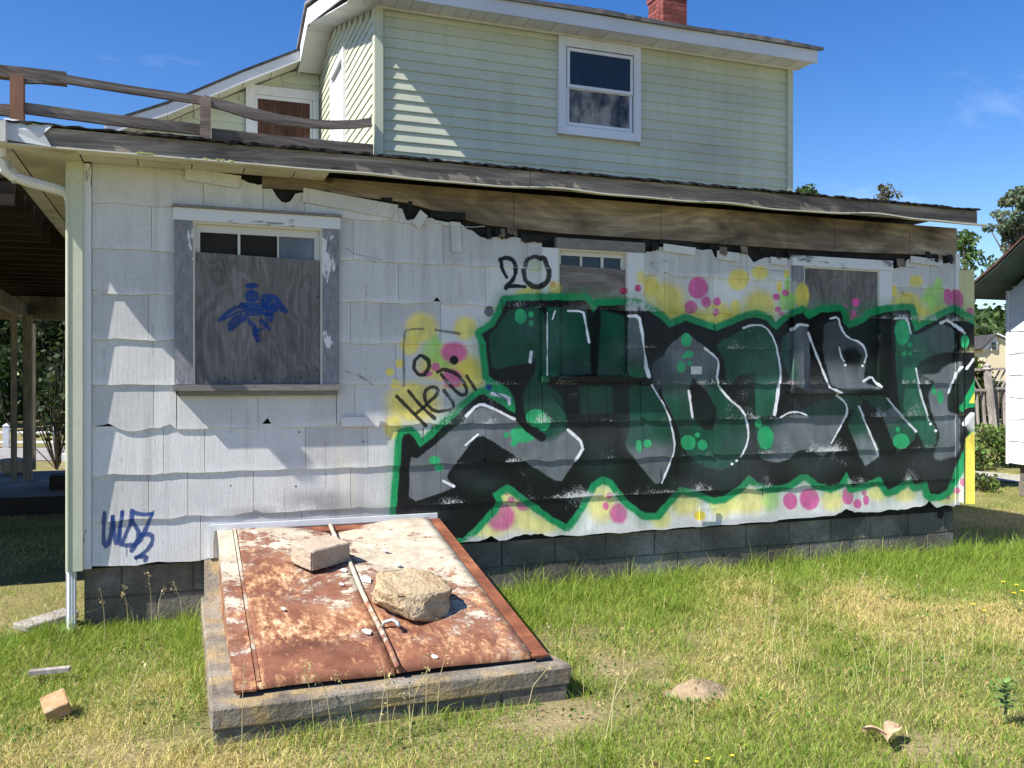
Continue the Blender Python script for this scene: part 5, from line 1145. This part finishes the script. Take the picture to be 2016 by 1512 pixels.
# wooded hillside at the right: one mass
rng = np.random.default_rng(77); hc = []; hr = []
for i in range(420):
    px = rng.uniform(1780, 2180); Z = rng.uniform(48, 75); t = (Z-48)/27; zt = 0.4+(Z-48)*0.13+rng.uniform(0, 2.2)
    p = at_d(px, HY, Z); hc.append((p.x, p.y, zt+0.8)); hr.append(rng.uniform(1.3, 2.6))
hc = np.array(hc); P = clump_points(hc, hr, 85, rng)
tint = np.array((0.055,0.095,0.028))*(0.55+0.9*rng.random((len(P),1)))*(1+0.1*rng.normal(size=(len(P),3)))
tag(leaf_mesh('woodland', P, 0.25, np.clip(tint,0.004,1), None, M['leaf'], rng), 'dense green woods covering the hillside behind the fence', 'woods', kind='stuff')
hp = [at_d(px, HY, Z) for px, Z in ((1500,44),(2500,44),(2900,110),(1500,110))]
tag(mesh('hill', [(hp[0].x,hp[0].y,-0.05),(hp[1].x,hp[1].y,-0.05),(hp[2].x,hp[2].y,7.5),(hp[3].x,hp[3].y,7.5)], [(0,1,2,3)], M['ground']), kind='structure')

# far yellow house
YHs = thing('yellow_house', 'small distant pale yellow house with white gable trim below the woods', 'building', loc=tuple(at_d(1962, HY, 42)))
Zy = 42; 
def far(px, py, dz=0): p = at_d(px, py, Zy+dz); return p
gp = [far(1937,700), far(1990,700), far(1990,682), far(1962,662), far(1937,682)]
gb = MB().prism([p for p in [far(1939,750), far(2020,750), far(2020,686), far(1961,664), far(1939,684)]], FW*3).build('wall', M['yhouse'], YHs)
MB().beam(far(1934,688), far(1962,661), 0.25, 0.13, tuple(FW)).build('gable_trim', M['white'], YHs); MB().beam(far(1962,661), far(2030,690), 0.25, 0.13, tuple(FW)).build('gable_trim', M['white'], YHs)
MB().prism([far(1931,687,-0.2), far(1962,657,-0.2), far(1962,660,-0.2), far(1933,689,-0.2)], FW*3.4).build('roof', M['asphalt_roof'], YHs); MB().prism([far(1962,657,-0.2), far(2030,688,-0.2), far(2030,691,-0.2), far(1962,660,-0.2)], FW*3.4).build('roof', M['asphalt_roof'], YHs)
wn = part_empty('window', YHs)
def fbox(n_, a, b, c_, d_, dz, m, par): 
    return MB().prism([far(a,c_,dz), far(b,c_,dz), far(b,d_,dz), far(a,d_,dz)], FW*0.05).build(n_, m, par)
fbox('frame', 1951, 1964, 671, 690, -0.08, M['white'], wn); fbox('pane', 1953.5, 1961.5, 674, 680, -0.13, M['glass'], wn); fbox('pane', 1953.5, 1961.5, 681.5, 688, -0.13, M['glass'], wn)

# ------------------------------------------------------------------ old wooden fence with a slatted top
FN = thing('wooden_fence', 'weathered grey board fence with slanting slats along its top and a leaning post', 'fence', loc=tuple(on_z(1946, 890)))
Zf = 18.6
def fp(px, py, dz=0): return at_d(px, py, Zf+dz)
def fbeam(n_, a, b, w_, h, dz=0): return MB().beam(fp(*a, dz), fp(*b, dz), w_, h, tuple(FW)).build(n_, M['oldwood'], FN)
fbeam('post', (1943,728), (1962,895), 0.10, 0.13, -0.05)
mb = MB(); c_ = fp(1943, 722, -0.05); 
for zz, rr in ((0,0),): mb.tube([c_+UP*-0.07, c_+UP*-0.05, c_+UP*-0.02, c_+UP*0.03, c_+UP*0.08], [0.085,0.10,0.07,0.085,0.01], 8)
mb.build('finial', M['oldwood'], FN)
for a, b in (((1890,728),(1943,727)),((1890,768),(1946,768)),((1944,727),(2060,724)),((1948,765),(2060,762))): fbeam('rail', a, b, 0.05, 0.09)
for i in range(6): fbeam('slat', (1893+i*11-2,732), (1911+i*11-2,766), 0.02, 0.04, 0.03) if i < 3 else None
for i in range(9): fbeam('slat', (1968+i*11,729), (1950+i*11,763), 0.02, 0.04, 0.03)
for i in range(4): fbeam('board', (1895+i*13,770), (1901+i*13,880), 0.025, 0.12, 0.05)
for i in range(9): fbeam('board', (1962+i*13.2,766), (1964+i*13.2,885), 0.025, 0.135, 0.05)
fbeam('post', (2050,722), (2052,895), 0.10, 0.13, -0.05)

# bushes in front of the fence, white paddock fence at the left
def bush(name, label, base, rx, h, n, leaf, col, seed, group, cat='bush'):
    rng = np.random.default_rng(seed); o = thing(name, label, cat, group, loc=base); base = np.array(base)
    cents = base+np.stack([rng.normal(size=n)*rx*0.45, rng.normal(size=n)*rx*0.45, rng.random(n)**0.8*h*0.85], 1); rads = np.full(n, 0.22*h)*(0.6+0.8*rng.random(n))
    P = clump_points(cents, rads, 900, rng, 0.3); P = P[P[:,2] > 0.02]
    tint = np.array(col)*(0.6+0.8*rng.random((len(P),1)))*(1+0.12*rng.normal(size=(len(P),3)))
    leaf_mesh('foliage', P, leaf, np.clip(tint,0.004,1), o, M['leaf'], rng)
    mb = MB()
    for q in range(8): mb.tube([base, base*0.5+cents[q]*0.5, cents[q]], [0.012,0.009,0.004], 4)
    mb.build('stem', M['bark'], o)
BC = (0.12,0.17,0.045)
for i, (px, py, rx_b, h, lab) in enumerate([(1918,925,0.4,0.75,'bright green bush behind the yellow corner post'),(1955,915,0.5,0.75,'bright green bush at the foot of the leaning fence post'),(1990,920,0.45,0.75,'bright green bush beside the shed wall'),(1930,968,0.22,0.28,'low green weed clump in front of the path'),(1965,890,0.5,0.7,'bush growing up against the slatted fence')]):
    p = on_z(px, py); bush('bush', lab, tuple(p), rx_b, h, 26, 0.055, BC, 50+i, 'bushes by the fence')
for i, (px, Zb, h, lab) in enumerate([(1878,33,2.5,'olive green bushy tree right of the yellow post, below the woods'),(1998,36,1.3,'green bushy tree in front of the yellow house')]):
    p = at_d(px, HY, Zb); p.z = 0; bush('bushy_tree', lab, tuple(p), 0.8, h, 40, 0.12, (0.10,0.12,0.035), 60+i, 'trees behind the house', 'tree')
WF = thing('paddock_fence', 'white post and rail fence across the road beyond the porch', 'fence', loc=tuple(on_z(12, 882)))
Zw = 1740*1.48/(882-HY)
a, b = at_d(-200, 848, Zw), at_d(160, 848, Zw)
for py in (851, 870): MB().beam(at_d(-300,py,Zw), at_d(220,py,Zw), 0.04, 0.09, tuple(FW)).build('rail', M['white'], WF)
for px in (-182, -84, 12, 110, 206): 
    q = at_d(px, HY, Zw-0.03); MB().box(q.x-0.06, q.x+0.06, q.y-0.06, q.y+0.06, 0, 0.50).build('post', M['white'], WF); MB().add([(q.x-0.07,q.y-0.07,0.501),(q.x+0.07,q.y-0.07,0.501),(q.x+0.07,q.y+0.07,0.501),(q.x-0.07,q.y+0.07,0.501),(q.x,q.y,0.56)], [(0,1,2,3),(0,1,4),(1,2,4),(2,3,4),(3,0,4)]).build('post_cap', M['white'], WF)
SB = on_z(112, 925); o = thing('bare_shrub', 'thin dark twiggy shrub beside the porch deck', 'shrub', loc=tuple(SB)); mb = MB(); rng = np.random.default_rng(8); tw = []
for q in range(26):
    d = Vector((rng.normal()*0.35, rng.normal()*0.3, 1.5+rng.random()*1.1)); e = SB+d*0.5+Vector((rng.normal()*0.1,0,0)); mb.tube([SB, e, SB+d], [0.012,0.008,0.003], 4)
    for k2 in range(14): tw.append(tuple(SB+d*(0.3+0.7*rng.random())+Vector((rng.normal()*0.12, rng.normal()*0.12, rng.normal()*0.1))))
mb.build('stem', M['bark'], o); tw = np.array(tw); leaf_mesh('foliage', tw, 0.07, np.clip(np.array((0.035,0.06,0.02))*(0.6+0.8*rng.random((len(tw),1))),0.004,1), o, M['leaf'], rng)


# ------------------------------------------------------------------ things lying in the grass
def on_g(px, py): return on_z(px, py, 0.02)
p = on_g(114, 1400); rock('broken_brick', 'broken piece of tan brick lying in the grass at the left', 'brick', p, (0.10,0.13,0.06), (0.25,-0.3,0.2), simple('lichened_brick', [(0.3,(0.28,0.15,0.07)),(0.55,(0.40,0.25,0.13)),(0.75,(0.36,0.33,0.29))], 12, 0.95, 0.6, 0.006), 14, boxy=1)
p = on_g(58, 1334); q = on_g(138, 1328); tag(MB().beam(p+UP*0.025, q+UP*0.03, 0.045, 0.02).build('wood_slat', M['oldwood']), 'short grey wood slat lying in the grass', 'wood slat')
p = on_g(40, 1247); q = on_g(140, 1222); tag(bevel(MB().beam(p+UP*0.03, q+UP*0.05, 0.16, 0.04).build('splash_board', M['oldwood']), 0.006), 'flat grey board on the ground under the downspout', 'board')
def mound(px, py, r_, h, seed, lab):
    c_ = on_z(px, py, 0.0); n, m_ = 14, 36; v = [(c_.x, c_.y, h)]; f = []; g = random.Random(seed)
    for i in range(1, n+1):
        for j in range(m_):
            t = i/n; a = 2*math.pi*j/m_; rr = r_*t*(1+0.12*math.sin(a*3+seed))
            v.append((c_.x+math.cos(a)*rr*1.25, c_.y+math.sin(a)*rr, h*(math.cos(math.pi*t)*0.5+0.5)+g.uniform(-0.012,0.012)*(1-t*0.6)-0.025*t))
    for j in range(m_): f.append((0, 1+j, 1+(j+1) % m_))
    for i in range(n-1):
        for j in range(m_): a = 1+i*m_+j; b = 1+i*m_+(j+1) % m_; f.append((a, a+m_, b+m_, b))
    return tag(mesh('soil_mound', v, f, M['soil'], None, True), lab, 'soil mound')
mound(1377, 1362, 0.17, 0.055, 1, 'rounded mound of bare sandy soil in the dry grass')
p = on_g(1745, 1462); rng = random.Random(4); v = []; f = []
o = thing('dead_leaf', 'curled brown dead leaf lying on the lawn', 'leaf', loc=tuple(p))
for q in range(3):
    v = []; f = []; a0 = q*1.9+0.4; d = Vector((math.cos(a0), math.sin(a0)*0.7, 0.08)); sd = Vector((-d.y, d.x, 0.25))
    for i in range(6):
        t = i/5; wd = 0.035*math.sin(math.pi*min(1, 0.1+t*0.88)); c_ = p+d*0.11*t+UP*(0.02+0.018*math.sin(t*3))
        v += [c_-sd*wd+UP*0.02, c_, c_+sd*wd+UP*0.016]
    for i in range(5): a = 3*i; f += [(a,a+1,a+4,a+3),(a+1,a+2,a+5,a+4)]
    mesh('leaf_lobe', v, f, M['dryleaf'], o)
# tall weed at the lower right
def weed(px, py, h, lab, seed, n=22):
    p = on_g(px, py); o = thing('broadleaf_weed', lab, 'weed', 'weeds in the lawn', loc=tuple(p)); g = np.random.default_rng(seed)
    MB().tube([p, p+Vector((0.01,0,h*0.5)), p+Vector((0.0,0.01,h))], [0.006,0.005,0.003], 6).build('stem', simple('weed_stem', [(0.3,(0.09,0.13,0.04)),(0.7,(0.14,0.18,0.06))], 5), o)
    for q in range(n):
        t = 0.3+0.7*(q/n); a = q*2.4; d = Vector((math.cos(a), math.sin(a), 0.35+0.5*t)); L_ = h*0.34*(1.15-0.5*t); sd = d.cross(UP).normalized(); v = []; b = p+UP*h*t
        for i in range(5):
            u = i/4; wd = 0.013*math.sin(math.pi*(0.08+0.9*u)); c_ = b+d*L_*u-UP*(0.35*L_*u*u); v += [c_-sd*wd, c_, c_+sd*wd]
        f = []
        for i in range(4): e = 3*i; f += [(e,e+1,e+4,e+3),(e+1,e+2,e+5,e+4)]
        mesh('leaf', v, f, M['weedleaf'], o, True)
M['weedleaf'] = simple('weed_leaf', [(0.3,(0.10,0.19,0.04)),(0.7,(0.18,0.27,0.07))], 14, 0.55)
weed(1978, 1420, 0.17, 'leafy green weed standing at the lower right edge of the lawn', 5)
# yellow flowers
M['fstem'] = simple('flower_stem', [(0.3,(0.09,0.14,0.04)),(0.7,(0.13,0.18,0.06))], 5)
fl = [(1975,1146,'top one of the yellow flowers by the right edge'),(2001,1152,'yellow flower close to the right edge, upper of the pair'),(1997,1168,'yellow flower close to the right edge, lower of the pair'),(2012,1164,'yellow flower cut by the right picture edge'),(1916,1190,'single yellow flower standing left of the others'),(1938,1203,'yellow flower low beside the single one'),(1379,1095,'tiny yellow flower against the foundation wall'),(1394,1494,'orange-yellow flower at the bottom edge, second from the left'),(1371,1500,'orange-yellow flower at the bottom edge, leftmost'),(1441,1488,'orange-yellow flower at the bottom edge, rightmost')]
for i, (a, b_, lab) in enumerate(fl):
    h = 0.12 if b_ < 1300 else 0.06
    base = on_z(a, b_, h); o = thing('yellow_flower', lab, 'flower', 'yellow flowers in the lawn', loc=(base.x, base.y, 0)); g = random.Random(i)
    MB().tube([(base.x+0.01, base.y, 0), (base.x, base.y, h)], 0.0025, 5).build('stem', M['fstem'], o)
    mb = MB()
    for q in range(9):
        t = 2*math.pi*q/9; d = Vector((math.cos(t), math.sin(t), 0.3)); e = Vector((-math.sin(t), math.cos(t), 0))*0.005; q_ = 1.0 if b_ < 1300 else 0.6; mb.add([base, base+d*0.008*q_+e*q_, base+d*0.018*q_, base+d*0.008*q_-e*q_], [(0,1,2,3)])
    mb.build('petals', M['flower'], o)

# ------------------------------------------------------------------ grass
def fbm(x, y, seed):
    g = np.random.default_rng(seed); o = np.zeros_like(x)
    for k, fq in enumerate((0.7, 1.6, 3.7, 8.1)):
        for _ in range(3):
            a = g.random()*6.28; o += np.sin((x*math.cos(a)+y*math.sin(a))*fq*2+g.random()*6.28)/(3*(1+0.7*k))
    return o
def blades(name, x, y, h, wid, lean, tint, seed, bend=0.55):
    g = np.random.default_rng(seed); n = len(x); z = gh(x, y)-0.005
    a = g.random(n)*2*np.pi; dx, dy = np.cos(a)*lean*h, np.sin(a)*lean*h; b = g.random(n)*2*np.pi; ux, uy = np.cos(b)*wid/2, np.sin(b)*wid/2
    B = np.stack([x, y, z], 1); U = np.stack([ux, uy, 0*ux], 1); mid = B+np.stack([dx*0.35, dy*0.35, h*bend], 1); tip = B+np.stack([dx, dy, h*np.clip(1-0.25*lean, 0.45, 1)], 1)
    V = np.stack([B-U, B+U, mid+U*0.8, mid-U*0.8, tip], 1).reshape(-1, 3).astype(np.float32)
    i = (np.arange(n)*5)[:, None]; loops = np.concatenate([i+0, i+1, i+2, i+3, i+3, i+2, i+4], 1).astype(np.int32).ravel()
    ls = (np.arange(n)*7)[:, None]; starts = np.concatenate([ls, ls+4], 1).astype(np.int32).ravel(); tot = np.tile(np.array([4, 3], np.int32), n)
    me = bpy.data.meshes.new(name); me.vertices.add(5*n); me.vertices.foreach_set('co', V.ravel()); me.loops.add(7*n); me.loops.foreach_set('vertex_index', loops)
    me.polygons.add(2*n); me.polygons.foreach_set('loop_start', starts); me.polygons.foreach_set('loop_total', tot); me.update()
    at = me.color_attributes.new('tint', 'FLOAT_COLOR', 'POINT'); cc = np.ones((n, 5, 4), np.float32); cc[:, :, :3] = tint[:, None, :]; at.data.foreach_set('color', cc.ravel())
    me.materials.append(M['grass']); o = bpy.data.objects.new(name, me); link(o); return o
def free(x, y):
    k = ~((x > BX0-0.01) & (x < BX1+0.01) & (y > BY-0.012))
    k &= ~((x > -0.0) & (x < X1+0.03) & (y > 0.02))
    k &= ~((y > yf-0.05) & (x < 2))
    k &= ~((x > SX0+0.05) & (y < SYF))
    for px_, py_, r_ in ((1377,1362,0.11),(1290,1335,0.07),(1255,1372,0.07)):
        c_ = on_z(px_, py_); k &= ~(((x-c_.x)**2/1.5+(y-c_.y)**2 < r_*r_) & (NR.random(len(x)) < 0.85))
    # the path stays clear
    c_ = on_z(1957, 949); nrm = Vector((-0.35, 0.94, 0)); return k
def lawn(n, x0, x1, y0, y1, seed, dens=None):
    g = np.random.default_rng(seed); x = g.uniform(x0, x1, n); y = g.uniform(y0, y1, n)
    k = free(x, y); x, y = x[k], y[k]; n = len(x)
    near = np.clip(1-(-y)/1.25, 0, 1)*(y < 0.3)                      # lush strip along the wall
    nb = np.clip(1-np.abs(y+2.02)/0.2, 0, 1)*((x > 0.6) & (x < 2.3)) # tufts the mower missed at the kerb
    nb = np.maximum(nb, np.clip(1-np.abs(x-0.63)/0.15, 0, 1)*((y > -2.1) & (y < 0)))
    nb = np.maximum(nb, np.clip(1-np.abs(x-2.27)/0.25, 0, 1)*((y > -2.1) & (y < 0)))
    nz_ = fbm(x, y, 5); nz2 = fbm(x*2.3, y*2.3, 9)
    dry = 0.33+0.34*nz_+0.14*nz2+0.16*np.clip((-1.3-y)/1.6, 0, 1)*(0.5+0.5*np.clip((x-1.2)/1.2, 0, 1))-0.55*near-0.25*nb
    dry = np.clip(dry+g.normal(size=n)*0.20, 0, 1)
    bare = np.clip(fbm(x*1.3+4, y*1.3, 21)-0.35, 0, 1)*2.0*(1-near)
    keep = g.random(n) > bare*0.8; 
    h = (0.024+0.034*g.random(n)+0.014*nz2)*(1+near*np.where(x < 0.7, 0.7, 1.5)*(0.2+g.random(n)+1.2*(g.random(n) < 0.10))+1.7*nb*g.random(n)**2)*(1.15-0.45*dry)
    h = np.clip(h, 0.018, 0.30)
    gr = np.array((0.13,0.26,0.03)); lg = np.array((0.33,0.39,0.065)); st_ = np.array((0.62,0.52,0.22))
    t = g.random(n)[:, None]; green = gr*(1-t)+lg*t; mixd = np.clip((dry-0.25)/0.45, 0, 1)[:, None]; sel = (g.random(n)[:, None] < mixd).astype(float)*0.9+0.1*mixd
    tint = (green*(1-sel)+st_*sel)*(0.72+0.5*g.random((n, 1)))
    # tussocks the mower left
    tc_ = np.random.default_rng(99); tx = tc_.uniform(-2.2, 9, 150); ty = tc_.uniform(-4.3, 0, 150); tuft = np.zeros(n)
    for a_, b_ in zip(tx, ty): tuft = np.maximum(tuft, np.clip(1-((x-a_)**2+(y-b_)**2)/0.012, 0, 1))
    h = h*(1+1.3*tuft*g.random(n)); tint = tint*(1-0.45*tuft[:, None])+green*0.45*tuft[:, None]*0.8
    h = np.minimum(h, 0.30)
    lean = np.clip(0.2+0.9*g.random(n)+0.9*dry*g.random(n), 0, 2.2)
    w_ = 0.0022+0.0018*g.random(n)
    return [q[keep] for q in (x, y, h, w_, lean, np.clip(tint, 0.01, 1))]
parts = [lawn(560000, -2.2, 9.6, -4.4, 0.03, 1), lawn(34000, -4.0, 0.0, -0.2, 5.4, 2), lawn(50000, 6.8, 13.5, -0.2, 5.5, 3)]
x, y, h, w_, ln, tn = [np.concatenate([p[i] for p in parts]) for i in range(6)]
sel = np.ones(len(x), bool)
tag(blades('grass', x, y, h, w_, ln, tn, 4), 'patchy lawn, green by the wall and dry straw-coloured in front', 'grass', kind='stuff')
g = np.random.default_rng(44); P = []
for _ in range(90):
    cx_, cy_ = g.uniform(-2, 8.5), g.uniform(-4.3, -0.3); r_ = g.uniform(0.03, 0.10)
    for q in range(int(26*r_/0.06)): P.append((cx_+g.normal()*r_, cy_+g.normal()*r_, 0.012+g.random()*0.03))
P = np.array(P); P = P[free(P[:,0], P[:,1])]; P[:,2] += gh(P[:,0], P[:,1])
tag(leaf_mesh('clover', P, 0.014, np.array((0.07,0.15,0.03))*(0.7+0.8*g.random((len(P),1))), None, M['leaf'], g, 1.2, 1.5), 'low dark green clover scattered through the lawn', 'clover', kind='stuff')
P = np.stack([g.uniform(-2, 9, 420), g.uniform(-4.3, -0.2, 420), np.full(420, 0.022)], 1); P = P[free(P[:,0], P[:,1])]; P[:,2] += gh(P[:,0], P[:,1])
tag(leaf_mesh('leaf_litter', P, 0.018, np.array((0.30,0.19,0.10))*(0.5+1.0*g.random((len(P),1))), None, M['leaf'], g, 1.5, 0.2), 'bits of dead leaf scattered over the lawn', 'litter', kind='stuff')
# seed stalks standing above the lawn
g = np.random.default_rng(15); sx = []; sy = []
for px_, py_, n in ((95,1160,5),(250,1240,10),(170,1190,4),(640,1440,14),(800,1420,9),(960,1390,7),(1000,1120,8),(1190,1110,7),(1300,1110,6),(1430,1090,8),(1560,1080,8),(1650,1080,10),(1760,1075,10),(1890,1060,12),(1960,1060,10),(1240,1330,5),(1560,1330,6),(1800,1330,8),(1500,1250,8),(1900,1300,8),(300,1440,6),(1200,1470,6),(1700,1210,10)):
    c_ = on_z(px_, py_)
    for _ in range(n): sx.append(c_.x+g.normal()*0.22); sy.append(c_.y+g.normal()*0.14)
sx = np.array(sx); sy = np.array(sy); k = free(sx, sy) & (sy < 0.4); sx, sy = sx[k], sy[k]; mb = MB(); pts = []
for x_, y_ in zip(sx, sy):
    h_ = g.uniform(0.16, 0.42); b = Vector((x_, y_, 0)); l_ = Vector((g.normal()*0.06, g.normal()*0.05, h_)); mb.tube([b, b+l_*0.6-Vector((l_.x,l_.y,0))*0.3, b+l_], [0.0018,0.0014,0.0008], 3, cap=False)
    for q in range(12): t = g.uniform(0.72, 1.0); pts.append(tuple(b+l_*t+Vector((g.normal(), g.normal(), g.normal()*0.6))*0.010))
M['straw'] = simple('straw_stalk', [(0.3,(0.28,0.26,0.12)),(0.7,(0.42,0.37,0.20))], 5)
pts = np.array(pts)
o = thing('seed_stalks', 'thin pale seed stalks standing above the lawn', 'grass'); o['kind'] = 'stuff'
mb.build('stalks', M['straw'], o); leaf_mesh('seed_heads', pts, 0.007, np.array((0.42,0.35,0.18))*(0.7+0.6*g.random((len(pts),1))), o, M['leaf'], g, 2.2, 0.8)

#@@NEXT@@
